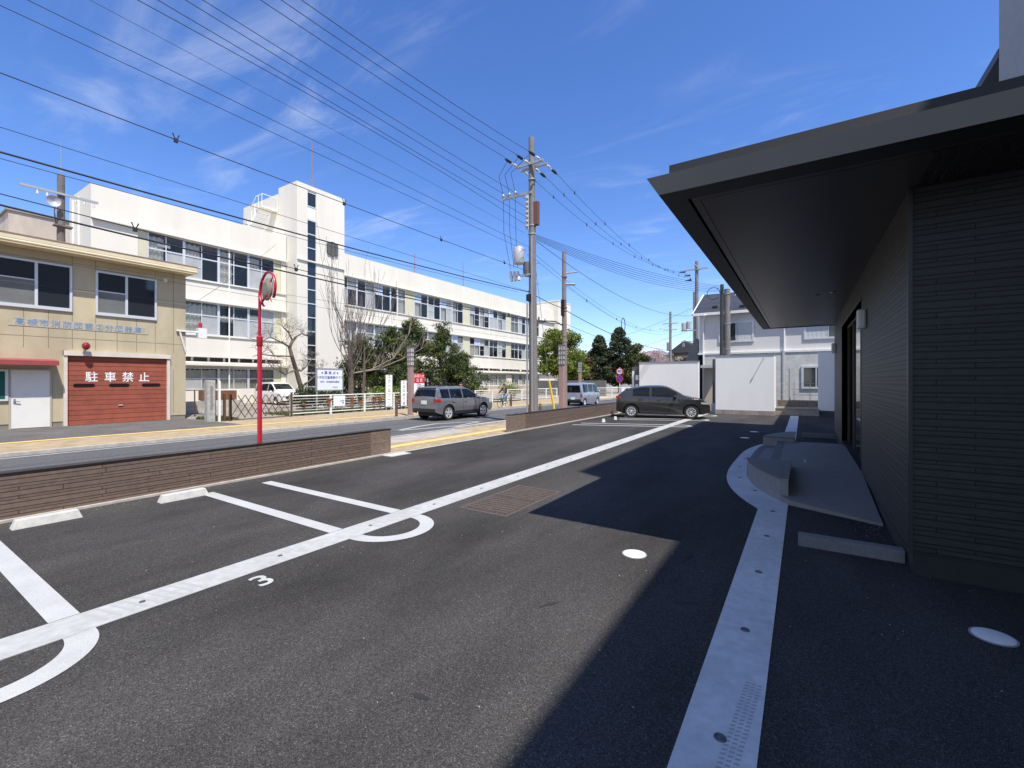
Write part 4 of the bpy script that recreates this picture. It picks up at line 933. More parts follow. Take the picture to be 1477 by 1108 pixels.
fence([(-20.6,26.6),(-20.4,39.5)],'white barred school fence seen around the cyclist and tall pole')
fence([(-16.1,39.2),(-13.3,47.5)],'white barred fence beyond the silver van with a lettered banner',h=1.05)
t=thing('fence_banner','white lettered banner tied to the far white fence','banner',(-14.3,43.6,0))
m=MB(); a=Vector((-14.86,42.4,0)); b=Vector((-13.75,45.7,0)); d_=(b-a).normalized(); nn=Vector((d_.y,-d_.x,0))*.05
for zz in (0,): m.add([a+nn+Vector((0,0,.30)),b+nn+Vector((0,0,.30)),b+nn+Vector((0,0,.98)),a+nn+Vector((0,0,.98)),a+nn*1.3+Vector((0,0,.30)),b+nn*1.3+Vector((0,0,.30)),b+nn*1.3+Vector((0,0,.98)),a+nn*1.3+Vector((0,0,.98))],[(0,1,2,3),(4,5,6,7),(0,4,5,1),(3,2,6,7),(0,3,7,4),(1,2,6,5)])
m.build('cloth',M_wht,t)
text_mesh('lettering','通学路 徐行',.55,mat('banner_ink',(.05,.05,.12),.7),t,((a+b)/2+nn*1.5+Vector((0,0,.64))),(R(90),0,math.atan2(d_.y,d_.x)),.004)
M_ink=mat('ink_blue',(.06,.10,.28),.6); M_board=mat('board_white',(.72,.76,.82),.4,var=.04)
t=thing('notice_board','white lettered school notice board on two pale posts behind the fence','notice board',(-22,15.3,0))
m=MB(); m.box(-22.03,-21.97,14.50,16.06,1.22,2.34); bo=m.build('board',M_board,t)
m=MB(); m.box(-22.05,-21.95,14.44,14.50,1.18,2.40); m.box(-22.05,-21.95,16.06,16.12,1.18,2.40); m.box(-22.05,-21.95,14.50,16.06,2.34,2.40); m.box(-22.05,-21.95,14.50,16.06,1.16,1.22); m.build('frame',M_galv,bo)
m=MB(); m.box(-22.03,-21.97,14.46,14.52,-.1,1.18); m.box(-22.03,-21.97,16.04,16.10,-.1,1.18); m.build('leg',M_galv,t)
for s,z,sz in (('※ 募 集 点 ※',2.13,.20),('小学校児童募集中です',1.88,.17),('学校・地域連絡協議会',1.64,.12),('学 校 長',1.34,.09)):
    text_mesh('lettering',s,sz,M_ink,bo,(-21.966,15.28 if sz>.1 else 15.6,z),FACE_X,.002,bold=0)
t=thing('fence_notice','small white notice sheet fixed to the fence under the notice board','notice',(-20.5,15.3,0))
m=MB(); m.box(-20.50,-20.48,14.45,15.15,.38,.92); m.build('sheet',M_board,t); m=MB(); m.box(-20.479,-20.476,14.85,15.08,.62,.66); m.box(-20.479,-20.476,14.98,15.06,.5,.58); m.build('print',M_ink,t)
def banner(y0,y1,z0,z1,text,sz,label,name='banner_sign',red=None,x=-20.35):
    t=thing(name,label,'banner sign',(x,(y0+y1)/2,0),0,'upright signs on the school fence')
    m=MB(); m.box(x,x+.03,y0,y1,z0,z1); p=m.build('panel',M_wht,t)
    m=MB(); m.box(x-.03,x-.001,y0+.03,y0+.08,-.05,z1-.1); m.box(x-.03,x-.001,y1-.08,y1-.03,-.05,z1-.1); m.build('stake',M_galv,t)
    n=len(text); zt_=z1-(red or 0)
    for i,ch in enumerate(text):
        text_mesh('lettering',ch,sz,M_ink,p,(x+.032,(y0+y1)/2,zt_-(i+.5)*(zt_-z0)/n),FACE_X,.002)
    if red:
        m=MB(); m.box(x+.0301,x+.036,y0,y1,z1-red,z1); m.build('red_header',mat('header_red',(.52,.02,.03),.5),p)
        for s,z in (('お知らせ',z1-red*.30),('注 意',z1-red*.72)): text_mesh('lettering',s,.22 if len(s)>3 else .24,M_wht,p,(x+.038,(y0+y1)/2,z),FACE_X,.002)
banner(17.80,18.28,.20,2.05,'スクールゾーン',.26,'tall narrow white banner with dark vertical lettering left of the bollard')
banner(18.98,19.42,.20,1.72,'とまれ歩行者',.22,'shorter narrow white banner with blue heading right of the bollard')
banner(20.05,20.95,.25,2.18,'防犯中',.40,'white sign with bright red heading partly behind the grey SUV',red=.62)
M_pot=mat('pot_terracotta',(.32,.12,.05),.8,var=.2); M_flow=leafmat('flower_orange',(.36,.13,.05),.6,.3); M_green=leafmat('pot_leaves',(.06,.09,.03),.5)
for i,(y,nm) in enumerate(((12.75,'nearest the lattice gate'),(14.15,'left of the small fence notice'),(15.55,'just right of the small fence notice'),(16.12,'second right of the small fence notice'),(17.05,'left of the fence post before the tall banner'),(17.50,'beside the tall narrow banner'),(18.78,'between the two narrow banners'),(19.75,'left of the red-headed sign'))):
    t=thing('flower_basket','orange flower basket hung on the fence, '+nm,'flower basket',(-20.42,y,.62),0,'flower baskets on the school fence'); t.scale=(.8,.8,.8)
    m=MB(); m.lathe([(0,-.14),(.08,-.14),(.12,.04),(.10,.04)],(0,0,0),'z',10); m.build('basket',M_pot,t,world=False)
    m=MB(); q=random.Random(i)
    for k in range(60):
        c=Vector((q.gauss(0,.075),q.gauss(0,.075),.06+q.random()*.14)); a=Vector((q.gauss(0,1),q.gauss(0,1),q.gauss(0,1))).normalized()*.035; b=a.cross(Vector((q.gauss(0,1),q.gauss(0,1),q.gauss(0,1)))).normalized()*.03; m.quad(c-a-b,c+a-b,c+a+b,c-a+b)
    m.build('flowers',M_flow if i%3 else M_green,t,world=False,recalc=False)
# road signs
t=thing('road_sign','pole with round white speed sign above round blue no-parking sign','road sign',(-13.2,37.3,0))
px_,py_=-13.2,37.3; ds=Vector((px_,py_,0)).normalized()
m=MB(); m.tube([(px_,py_,-.05),(px_,py_,2.85)],.04,8); m.build('pole',M_wht,t)
def disc(z,r,inner,ring,name):
    c=Vector((px_,py_,z))-Vector((0,1,0))*.06; m=MB(); m.lathe([(0,0),(r,0),(r,.02),(0,.02)],tuple(c),'y',28); o=m.build(name,ring,t)
    m=MB(); m.disc(tuple(c-Vector((0,.003,0))),r*.78,'y',28); m.build('face',inner,o); return o,c
M_sgb=mat('sign_blue_face',(.02,.05,.40),.4); M_sgr=mat('sign_red_ring',(.50,.02,.03),.4)
o,c=disc(2.52,.30,M_wht,M_sgr,'speed_disc'); text_mesh('lettering','40',.34,M_sgb,o,tuple(c-Vector((0,.006,0))),FACE_MY,.001,bold=.008)
o,c=disc(1.88,.32,M_sgb,M_sgr,'no_parking_disc'); m=MB(); k=.24*.707; q=c-Vector((0,.006,0)); m.quad(q+Vector((-k-.03,0,k-.03)),q+Vector((-k+.03,0,k+.03)),q+Vector((k+.03,0,-k+.03)),q+Vector((k-.03,0,-k-.03))); m.build('slash',M_sgr,o)
# odds and ends in the school yard
t=thing('planter_bench','brown wooden planter box by the school ground-floor windows','planter',(-34.5,13.5,0))
m=MB(); m.box(-34.8,-34.2,14.0,16.2,.35,1.02); m.box(-34.7,-34.3,14.1,14.3,-.1,.35); m.box(-34.7,-34.3,15.9,16.1,-.1,.35); m.build('box',mat('wood_brown',(.17,.075,.04),.8,var=.3,vscale=3),t)
t=thing('frame_rail','thin dark metal frame standing right of the garage corner','frame',(-24,9.6,0))
m=MB(); m.tube([(-24.5,9.0,1.25),(-24.5,10.6,1.25)],.025,6); m.tube([(-24.5,9.7,-.1),(-24.5,9.7,1.25)],.03,6); m.tube([(-24.5,10.6,-.1),(-24.5,10.6,1.25)],.03,6); m.build('rail',M_brown,t)
m=MB(); m.box(-27,-26.7,8.5,13.0,-.1,.62); tag(m.build('garden_wall',bricks('pale_blocks',(.46,.44,.38),(.3,.29,.26),'Y',.8,.31,.012,.15)),'low pale block wall in the school yard behind the gate post','wall')
g=MB(); g.box(-23.3,-20.6,8.95,9.2,-.1,.06); 

# ------------------------------------------------------------------ vehicles
def lerp_pts(P,x,smooth=False):
    if x<=P[0][0]: return P[0][1]
    for (a,za),(b,zb) in zip(P[:-1],P[1:]):
        if x<=b:
            t=(x-a)/(b-a) if b>a else 0
            return za+(zb-za)*t
    return P[-1][1]
def smoothed(P,it=2):
    for _ in range(it):
        Q=[P[0]]
        for a,b in zip(P[:-1],P[1:]): Q+=[(a[0]*.75+b[0]*.25,a[1]*.75+b[1]*.25),(a[0]*.25+b[0]*.75,a[1]*.25+b[1]*.75)]
        P=Q+[P[-1]]
    return P
def paint(name,col,metal=.55,rough=.32): return mat(name,col,rough,metal,coat=.8)
M_tyre=mat('tyre',(.018,.018,.018),.85); M_rim=mat('rim_alloy',(.70,.71,.72),.35,.5); M_trim=mat('black_trim',(.02,.02,.021),.55)
M_cg=mat('car_glass',(.006,.008,.009),.02,spec=.35); M_tail=mat('tail_red',(.35,.012,.015),.2,coat=.5); M_head=mat('head_clear',(.70,.72,.74),.12,.5,coat=.6); M_plate=mat('plate',(.75,.76,.74),.5)
def vehicle(kind,label,loc,rz,sp,group=None):
    sp=dict(sp); hz=sp.get('hz',1)
    if hz!=1:
        sp['top']=[(x,z*hz) for x,z in sp['top']]
        for k_ in ('belt','zr','sill','plate_f','plate_r'): sp[k_]*=hz
        sp['grille']=tuple(v*hz for v in sp['grille']); sp['head']=sp['head'][:2]+(sp['head'][2]*hz,sp['head'][3]*hz); sp['tail']=sp['tail'][:2]+(sp['tail'][2]*hz,sp['tail'][3]*hz)
        if 'rearglass' in sp: sp['rearglass']=tuple(v*hz for v in sp['rearglass'])
    t=thing(kind,label,sp.get('cat','car'),loc,rz,group)
    W=sp['W']; r=sp['r']; xf,xr=sp['xf'],sp['xr']; wx=sp['wx']; sill=sp['sill']; zb_=sp['belt']; zr=sp['zr']; tum=sp.get('tum',.2)
    top=smoothed(sp['top'],2); drop=sp.get('drop',.05); pf=sp.get('pf',.16); pr=sp.get('pr',.10); ra=r*1.15
    def ztop(x): return lerp_pts(top,x)
    def plan(x):
        a=max(0,(x-(xf-.85))/.85); b=max(0,((xr+.75)-x)/.75); return 1-pf*a**2.4-pr*b**2.4
    def belt(x): return zb_+sp.get('wedge',.0)*(-(x)/2)
    def hw(x,z):
        b=belt(x)
        if z>b: p=.965-tum*((z-b)/max(.05,zr-b))**1.15
        else:
            q=(z-sill)/(b-sill); p=.93+.07*math.sin(math.pi*min(1,max(0,q))*.62+.35) if q<.95 else .985
            p=min(p,1.0); 
        return W*plan(x)*p
    def zbot(x):
        z=sill+.10*max(0,(x-(xf-.55))/.55)**2+.12*max(0,((xr+.5)-x)/.5)**2
        for w in wx:
            d=abs(x-w)
            if d<ra: z=max(z,r+math.sqrt(max(0,ra*ra-d*d)))
        return z
    xs=set([xf,xr]+[p[0] for p in top])
    for w in wx:
        for i in range(13): xs.add(w+ra*math.cos(math.pi*i/12)*.9999)
        xs.add(w-ra-.002); xs.add(w+ra+.002)
    n=int((xf-xr)/.09)
    for i in range(n+1): xs.add(xr+(xf-xr)*i/n)
    xs=sorted(x for x in xs if xr<=x<=xf); X=[xs[0]]
    for x in xs[1:]:
        if x-X[-1]>.004: X.append(x)
    NV=14; NU=12
    m=MB(); rows=[]
    for x in X:
        ze=ztop(x)-drop; z0=zbot(x); ring=[]
        L=[]
        for v in range(NV+1):
            z=z0+(ze-z0)*v/NV; L.append((x,hw(x,z),z))
        ring+=L
        he=hw(x,ze)
        for u in range(1,NU):
            s=1-2*u/NU; ring.append((x,he*s,ze+drop*(1-abs(s)**3.2)))
        ring+=[(a,-b,c) for a,b,c in reversed(L)]
        rows.append(ring)
    k=len(rows[0]); vs=[p for rg in rows for p in rg]; fs=[]
    for i in range(len(rows)-1):
        for j in range(k-1): fs.append((i*k+j,i*k+j+1,(i+1)*k+j+1,(i+1)*k+j))
    for i in (0,len(rows)-1):
        o=i*k
        fs.append(tuple(o+j for j in range(k)))
    m.add(vs,fs); body=m.build('body',sp['paint'],t,world=False,smooth=True)
    # underbody
    m=MB(); m.box(xr+.25,xf-.25,-(W-.26),W-.26,.2,min(.75,zb_)); m.box(xr+.12,xf-.15,-(W-.12),W-.12,sill+.10,sill+.14) if False else None
    m.build('underbody',M_black,t,world=False)
    def sidepatch(name,mtl,x0,x1,lo,hi,off=.004,n=14,nz=4,par=t,sides=(1,-1)):
        out=[]
        for s in sides:
            m=MB(); g=[]
            for i in range(n+1):
                x=x0+(x1-x0)*i/n; a=lo(x) if callable(lo) else lo; b=hi(x) if callable(hi) else hi; b=max(b,a+.001)
                g.append([(x,s*(hw(x,a+(b-a)*q/nz)+off),a+(b-a)*q/nz) for q in range(nz+1)])
            for i in range(n):
                for q in range(nz):
                    m.quad(g[i][q],g[i+1][q],g[i+1][q+1],g[i][q+1])
            out.append(m.build(name,mtl,par,world=False,smooth=True))
        return out
    def toppatch(name,mtl,x0,x1,uw,off=.006,n=12,par=t):
        m=MB(); g=[]
        for i in range(n+1):
            x=x0+(x1-x0)*i/n; ze=ztop(x)-drop; he=hw(x,ze)
            dz=(ztop(x+.02)-ztop(x-.02))/.04; nl=math.hypot(1,dz)
            g.append([(x-off*dz/nl,he*s,ze+drop*(1-abs(s)**3.2)+off/nl) for s in [uw*(-1+2*q/10) for q in range(11)]])
        for i in range(n):
            for q in range(10): m.quad(g[i][q],g[i+1][q],g[i+1][q+1],g[i][q+1])
        return m.build(name,mtl,par,world=False,smooth=True)
    for x0,x1 in sp['wins']:
        sidepatch('side_window',M_cg,x0,x1,lambda x:belt(x)+.03,lambda x:min(ztop(x)-drop-.035,zr-drop-.04),n=12)
    toppatch('windscreen',M_cg,*sp['screen'],.90)
    if 'rearscreen' in sp: toppatch('rear_window',M_cg,*sp['rearscreen'],.86)
    for xs_ in sp['seams']: sidepatch('door_seam',M_black,xs_-.006,xs_+.006,lambda x:zbot(x)+.08,lambda x:belt(x)+.02,off=.0025,n=1,nz=8)
    if sp.get('clad'): 
        sidepatch('sill_trim',M_trim,wx[1]+ra+.02,wx[0]-ra-.02,sill-.005,sill+sp['clad'],off=.008)
    for hx in sp['handles']:
        for s in (1,-1):
            z=belt(hx)-.13; y=hw(hx,z); m=MB(); m.box(hx-.09,hx+.09,min(s*y,s*(y+.03)),max(s*y,s*(y+.03)),z-.018,z+.018); m.build('door_handle',sp['paint'],t,world=False,bevel=.008)
    mx_=sp['mirror']
    for s in (1,-1):
        y=hw(mx_,belt(mx_)); m=MB(); m.ball((mx_,s*(y+.14),belt(mx_)+.07),(.07,.12,.075),12,8); m.box(mx_-.03,mx_+.03,min(s*y,s*(y+.1)),max(s*y,s*(y+.1)),belt(mx_)+.02,belt(mx_)+.05); m.build('door_mirror',sp.get('mirror_mat',sp['paint']),t,world=False,smooth=True)
    # lights wrap round the corners
    a,b,c,d=sp['head']; sidepatch('headlight',M_head,a,xf-.002,lambda x:c+(x-a)*sp.get('hs',0)+.0,lambda x:min(d+(x-a)*sp.get('hs2',sp.get('hs',0)),ztop(x)-drop-.005),off=.006,n=6)
    hwf=hw(xf,(c+d)/2); m=MB(); m.box(xf+.001,xf+.012,-hwf*.62,hwf*.62,sp['grille'][0],sp['grille'][1]); m.build('grille',M_trim,t,world=False)
    for s in (1,-1):
        m=MB(); m.box(xf+.001,xf+.014,min(s*hwf*.64,s*hwf*.98),max(s*hwf*.64,s*hwf*.98),c+.02,min(d,ztop(xf)-drop)-.0); m.build('headlight',M_head,t,world=False,bevel=.004)
    m=MB(); m.box(xf+.013,xf+.022,-.165,.165,sp['plate_f'],sp['plate_f']+.165); m.build('licence_plate',M_plate,t,world=False)
    a,b,c,d=sp['tail']; sidepatch('tail_light',M_tail,xr+.002,a,c,d,off=.006,n=5)
    hr=hw(xr,(c+d)/2)
    for s in (1,-1):
        m=MB(); m.box(xr-.014,xr-.001,min(s*hr*b,s*hr*.985),max(s*hr*b,s*hr*.985),c,d); m.build('tail_light',M_tail,t,world=False,bevel=.004)
    m=MB(); m.box(xr-.014,xr-.001,-.165,.165,sp['plate_r'],sp['plate_r']+.165); m.build('licence_plate',M_plate,t,world=False)
    hb=hw(xr,sill+.3)*.9; m=MB(); m.box(xr-.010,xr-.001,-hb,hb,zbot(xr)+.005,zbot(xr)+.15); m.build('rear_valance',M_trim,t,world=False)
    if 'rearglass' in sp:
        z0,z1=sp['rearglass']; h0=hw(xr,z0)*.88; h1=hw(xr,z1)*.86; m=MB(); m.add([(xr-.008,-h0,z0),(xr-.008,h0,z0),(xr-.008,h1,z1),(xr-.008,-h1,z1)],[(0,1,2,3)]); m.build('rear_window',M_cg,t,world=False)
    if sp.get('rails'):
        for s in (1,-1): m=MB(); m.tube([(x,s*W*.70,ztop(x)+.025) for x in (sp['rails'][0],sp['rails'][0]+.2,0,sp['rails'][1]-.2,sp['rails'][1])],.018,6); m.build('roof_rail',M_trim,t,world=False)
    if sp.get('spoiler'):
        x=sp['spoiler']; m=MB(); z=ztop(x); m.add([(x+.25,-W*.7,z-.0),(x+.25,W*.7,z-.0),(x-.05,W*.66,z+.03),(x-.05,-W*.66,z+.03),(x+.25,-W*.7,z-.05),(x+.25,W*.7,z-.05),(x-.05,W*.66,z-.0),(x-.05,-W*.66,z-.0)],[(0,1,2,3),(7,6,5,4),(3,2,6,7),(0,3,7,4),(1,5,6,2)]); m.build('spoiler',sp['paint'],t,world=False)
    # wheels
    tw=sp.get('tw',.20); rr=r*sp.get('rimf',.66)
    for w in wx:
        for s in (1,-1):
            yc=s*(W*.985-tw/2-.012)
            m=MB(); h=tw/2; m.lathe([(rr,-h+.01),(r-.03,-h),(r-.005,-h+.025),(r,-h*.5),(r,h*.5),(r-.005,h-.025),(r-.03,h),(rr,h-.01),(rr,-h+.01)],(w,yc,r),'y',30)
            wh=m.build('wheel',M_tyre,t,world=False,smooth=True)
            m=MB(); yo=yc+s*(h-.022); m.lathe([(rr,yo+s*.012),(rr-.018,yo+s*.012),(rr-.03,yo-s*.02)] if s>0 else [(rr,yo+s*.012),(rr-.018,yo+s*.012),(rr-.03,yo-s*.02)],(w,0,r),'y',30)
            ns=sp.get('spokes',5)
            for q in range(ns):
                a=2*math.pi*q/ns+.3; da=math.pi/ns*sp.get('spw',.42)
                p=lambda rad,ang: (w+rad*math.cos(ang),yo,r+rad*math.sin(ang))
                A=[p(.045,a-da*1.2),p(.045,a+da*1.2),p(rr-.012,a+da),p(rr-.012,a-da)]
                B=[(x_,y_-s*.025,z_) for x_,y_,z_ in A]; m.add(A+B,[(0,1,2,3),(7,6,5,4),(0,4,5,1),(1,5,6,2),(2,6,7,3),(3,7,4,0)])
            m.lathe([(.0,yo+s*.006),(.045,yo+s*.004),(.055,yo-s*.02)],(w,0,r),'y',16); m.build('rim',M_rim,wh,world=False,smooth=True)
            m=MB(); m.disc((w,yo-s*.045,r),rr+.01,'y',24); m.build('wheel_dark',M_black,wh,world=False)
    return t,hw,ztop,belt
# dark bronze-grey hatchback in the far stall
pt=paint('paint_bronze_grey',(.036,.033,.033),.35,.25)
hatch=dict(W=.845,r=.312,xf=1.98,xr=-2.05,wx=(1.20,-1.37),sill=.20,belt=.94,wedge=.075,zr=1.49,tum=.22,paint=pt,drop=.05,pf=.24,pr=.16,
  top=[(-2.05,.88),(-2.0,1.02),(-1.90,1.13),(-1.60,1.32),(-1.25,1.43),(-.75,1.50),(-.15,1.515),(.15,1.475),(.50,1.31),(.90,1.08),(1.15,1.02),(1.60,.91),(1.88,.78),(1.98,.62)],
  wins=[(-1.30,-.56),(-.48,.60)],screen=(.12,.80),rearscreen=(-1.84,-1.36),seams=(-1.02,-.56,.50),handles=(-.95,-.18),mirror=.52,mirror_mat=M_trim,
  head=(1.60,.6,.68,.755),hs=-.06,grille=(.38,.60),plate_f=.46,tail=(-1.84,.60,.90,1.01),plate_r=.70,spoiler=-1.6,rimf=.64,spokes=9,spw=.36,tw=.19)
vehicle('hatchback_car','dark bronze grey hatchback parked in the far stall before white walls',(-5.50,21.36,0),R(15),hatch,None)
# grey estate SUV on the street
ps=paint('paint_grey',(.215,.22,.235),.45,.30)
suv=dict(hz=.925,W=.83,r=.345,xf=2.20,xr=-2.06,wx=(1.28,-1.30),sill=.30,belt=1.03,wedge=.03,zr=1.62,tum=.20,paint=ps,drop=.05,pf=.17,pr=.09,clad=.14,
  top=[(-2.06,1.06),(-2.03,1.16),(-1.92,1.45),(-1.85,1.60),(-1.65,1.655),(-.8,1.68),(-.1,1.665),(.22,1.60),(.66,1.36),(.98,1.15),(1.25,1.12),(1.75,1.05),(2.08,.92),(2.20,.74)],
  wins=[(-1.76,-1.22),(-1.16,-.34),(-.26,.72)],screen=(.24,.92),rearscreen=(-2.02,-1.89),seams=(-1.10,-.30,.72),handles=(-.98,-.12),mirror=.56,
  head=(1.78,.6,.74,.92),hs=-.05,grille=(.62,.80),plate_f=.50,tail=(-1.82,.80,.90,1.07),plate_r=.80,spoiler=-1.85,rails=(-1.75,.15),rimf=.68,spokes=5,spw=.62,tw=.21)
vehicle('suv_car','grey estate SUV driving away on the street, seen from its rear corner',(-14.15,16.62,RZ),R(90),suv)
# silver-blue kei van
pk=paint('paint_silver_blue',(.36,.42,.52),.5,.3)
van=dict(hz=.885,W=.735,r=.27,xf=1.65,xr=-1.70,wx=(1.08,-1.22),sill=.24,belt=1.05,wedge=0,zr=1.84,tum=.13,paint=pk,drop=.05,pf=.10,pr=.05,cat='van',
  top=[(-1.70,1.70),(-1.66,1.82),(-1.4,1.88),(0,1.90),(.75,1.86),(1.0,1.72),(1.35,1.18),(1.55,1.02),(1.65,.84)],
  wins=[(-1.48,-.66),(-.58,.22),(.30,1.16)],screen=(.92,1.34),rearglass=(1.08,1.66),seams=(-.62,.26),handles=(-.5,.38),mirror=1.02,
  head=(1.45,.6,.62,.80),grille=(.5,.66),plate_f=.40,tail=(-1.64,.84,.70,.98),plate_r=.52,rimf=.66,spokes=8,spw=.4,tw=.16)
vehicle('kei_van','small silver blue box van driving away beyond the tall grey pole',(-13.65,30.6,RZ),R(90),van)
# white minivan in the school yard
pw=paint('paint_white',(.74,.74,.73),.0,.25)
mini=dict(W=.86,r=.315,xf=2.28,xr=-2.38,wx=(1.42,-1.42),sill=.24,belt=1.02,wedge=.03,zr=1.80,tum=.16,paint=pw,drop=.05,pf=.17,pr=.06,cat='van',
  top=[(-2.38,1.60),(-2.33,1.76),(-2.0,1.84),(-.5,1.87),(.25,1.83),(.62,1.70),(1.30,1.22),(1.62,1.08),(2.05,.98),(2.22,.86),(2.28,.68)],
  wins=[(-2.15,-1.22),(-1.14,-.02),(.06,1.05)],screen=(.55,1.26),rearglass=(1.08,1.62),seams=(-1.16,.02,1.10),handles=(-1.0,.16),mirror=.92,
  head=(1.72,.6,.72,.90),hs=-.04,grille=(.50,.72),plate_f=.42,tail=(-2.3,.84,.90,1.40),plate_r=.80,rimf=.66,spokes=7,spw=.4,tw=.19)
vehicle('white_minivan','white minivan parked in the school yard behind the lattice gate',(-32.6,18.3,-.01),R(-4),mini)[0].scale=(.88,.88,.88)

# ------------------------------------------------------------------ people and bicycle
M_skin=mat('skin',(.45,.27,.19),.6); M_hair=mat('hair_black',(.012,.010,.010),.5)
def skinbody(name,joints,edges,mt,parent,root=0,sub=2):
    me=bpy.data.meshes.new(name); me.from_pydata([j[0] for j in joints],edges,[]); me.materials.append(mt)
    o=bpy.data.objects.new(name,me); COL.objects.link(o); o.parent=parent
    o.modifiers.new('skin','SKIN'); 
    lay=me.skin_vertices[0] if len(me.skin_vertices) else None
    if lay:
        for i,j in enumerate(joints): lay.data[i].radius=j[1]; lay.data[i].use_root=(i==root)
    s=o.modifiers.new('sub','SUBSURF'); s.levels=sub; s.render_levels=sub; me.polygons.foreach_set('use_smooth',[]) if False else None
    return o
def person(label,loc,rz,pose,jacket,trousers,shoe,scale=1.0):
    t=thing('person',label,'person',loc,rz); t.scale=(scale,)*3
    J=pose
    def rr(a,b=None): return (a,b if b else a)
    names=['pelvis','waist','chest','neck','head','crown','shL','elL','wrL','haL','shR','elR','wrR','haR','hiL','knL','anL','toL','hiR','knR','anR','toR']
    rad=dict(pelvis=.12,waist=.105,chest=.13,neck=.055,head=.082,crown=.07,shL=.06,elL=.040,wrL=.028,haL=.032,shR=.06,elR=.040,wrR=.028,haR=.032,hiL=.085,knL=.055,anL=.036,toL=.032,hiR=.085,knR=.055,anR=.036,toR=.032)
    E=[('pelvis','waist'),('waist','chest'),('chest','neck'),('neck','head'),('head','crown'),('chest','shL'),('shL','elL'),('elL','wrL'),('wrL','haL'),('chest','shR'),('shR','elR'),('elR','wrR'),('wrR','haR'),('pelvis','hiL'),('hiL','knL'),('knL','anL'),('anL','toL'),('pelvis','hiR'),('hiR','knR'),('knR','anR'),('anR','toR')]
    idx={n:i for i,n in enumerate(names)}
    skinbody('body',[(J[n],rr(rad[n])) for n in names],[(idx[a],idx[b]) for a,b in E],M_skin,t)
    def garment(name,ns,es,mt,add,special={}):
        ii={n:i for i,n in enumerate(ns)}; skinbody(name,[(J[n],rr(rad[n]+special.get(n,add))) for n in ns],[(ii[a],ii[b]) for a,b in es],mt,t)
    garment('jacket',['chest','waist','pelvis','neck','shL','elL','wrL','shR','elR','wrR'],[('chest','waist'),('waist','pelvis'),('chest','neck'),('chest','shL'),('shL','elL'),('elL','wrL'),('chest','shR'),('shR','elR'),('elR','wrR')],jacket,.018)
    garment('trousers',['pelvis','hiL','knL','anL','hiR','knR','anR'],[('pelvis','hiL'),('hiL','knL'),('knL','anL'),('pelvis','hiR'),('hiR','knR'),('knR','anR')],trousers,.014)
    h=Vector(J['head']); c=Vector(J['crown']); f=Vector(pose['face']); m=MB()
    m.ball(tuple(c+Vector((0,0,-.01))-f*.02),(.098,.095,.085),14,9); m.ball(tuple(h-f*.045+Vector((0,0,.01))),(.072,.088,.095),12,8); m.build('hair',M_hair,t,world=False,smooth='all')
    m=MB(); m.ball(tuple(h+f*.09+Vector((0,0,-.0))),(.018,.018,.024),8,6)
    sd_=Vector((-f.y,f.x,0))
    for s in (1,-1): m.ball(tuple(h+f*.078+sd_*s*.032+Vector((0,0,.03))),.010,6,5); m.ball(tuple(h+sd_*s*.086),(.02,.02,.03),6,5)
    m.build('face',M_skin,t,world=False,smooth='all')
    for s in ('L','R'):
        m=MB(); a=Vector(J['an'+s]); b=Vector(J['to'+s]); d=(b-a); m.tube([a+Vector((0,0,-.0)),a+d*.3+Vector((0,0,-.035)),b+Vector((0,0,-.01))],[.048,.052,.04],8); m.build('shoe',shoe,t,world=False,smooth='all')
        m=MB(); w_=Vector(J['wr'+s]); hh=Vector(J['ha'+s]); d=(hh-w_).normalized(); q=d.cross(Vector((0,0,1))); q=q.normalized() if q.length>.1 else Vector((0,1,0))
        for k,l in enumerate((.07,.08,.078,.062)): b=hh+q*(k-1.5)*.016; m.tube([b,b+d*l*.55,b+d*l*.8+Vector((0,0,-.02)),b+d*l*.7+Vector((0,0,-.045))],[.009,.009,.008,.007],6)
        m.tube([hh+q*.03,hh+q*.045+d*.03,hh+q*.03+d*.05+Vector((0,0,-.02))],[.010,.009,.008],6); m.build('fingers',M_skin,t,world=False,smooth='all')
    return t
# cyclist heading towards -Y (left in the view): x forward in local space
M_jack=mat('jacket_black',(.018,.017,.02),.8); M_jean=mat('jeans_blue',(.22,.30,.40),.85); M_shoe=mat('shoe_white',(.65,.65,.64),.6)
cyc=dict(pelvis=(-.18,0,.98),waist=(-.13,0,1.13),chest=(-.03,0,1.32),neck=(.02,0,1.48),head=(.07,0,1.60),crown=(.06,0,1.69),shL=(.0,.17,1.41),elL=(.18,.24,1.20),wrL=(.38,.26,1.06),haL=(.45,.26,1.05),shR=(0,-.17,1.41),elR=(.18,-.24,1.20),wrR=(.38,-.26,1.06),haR=(.45,-.26,1.05),
   hiL=(-.14,.10,.94),knL=(.26,.13,.80),anL=(.10,.12,.42),toL=(.24,.12,.38),hiR=(-.14,-.10,.94),knR=(.18,-.13,.62),anR=(.0,-.12,.22),toR=(.14,-.12,.18),face=Vector((1,0,0)))
CL=(-16.0,23.7,0); CR=R(-90)
person('person in black jacket and light jeans riding a bicycle on the far pavement',CL,CR,cyc,M_jack,M_jean,M_shoe,.86)
t=thing('bicycle','dark city bicycle with front basket ridden along the far pavement','bicycle',CL,CR)
t.scale=(.86,)*3
M_bike=mat('bike_dark',(.05,.06,.08),.4,.3)
m=MB(); 
for a,b in (((-.45,.33),(-.05,.30)),((-.45,.33),(-.17,.80)),((-.05,.30),(-.17,.80)),((-.05,.30),(.42,.72)),((.42,.72),(.40,.98)),((.42,.72),(.55,.33)),((-.17,.62),(.42,.72))): m.tube([(a[0],0,a[1]),(b[0],0,b[1])],.02,6)
m.build('frame',M_bike,t,world=False)
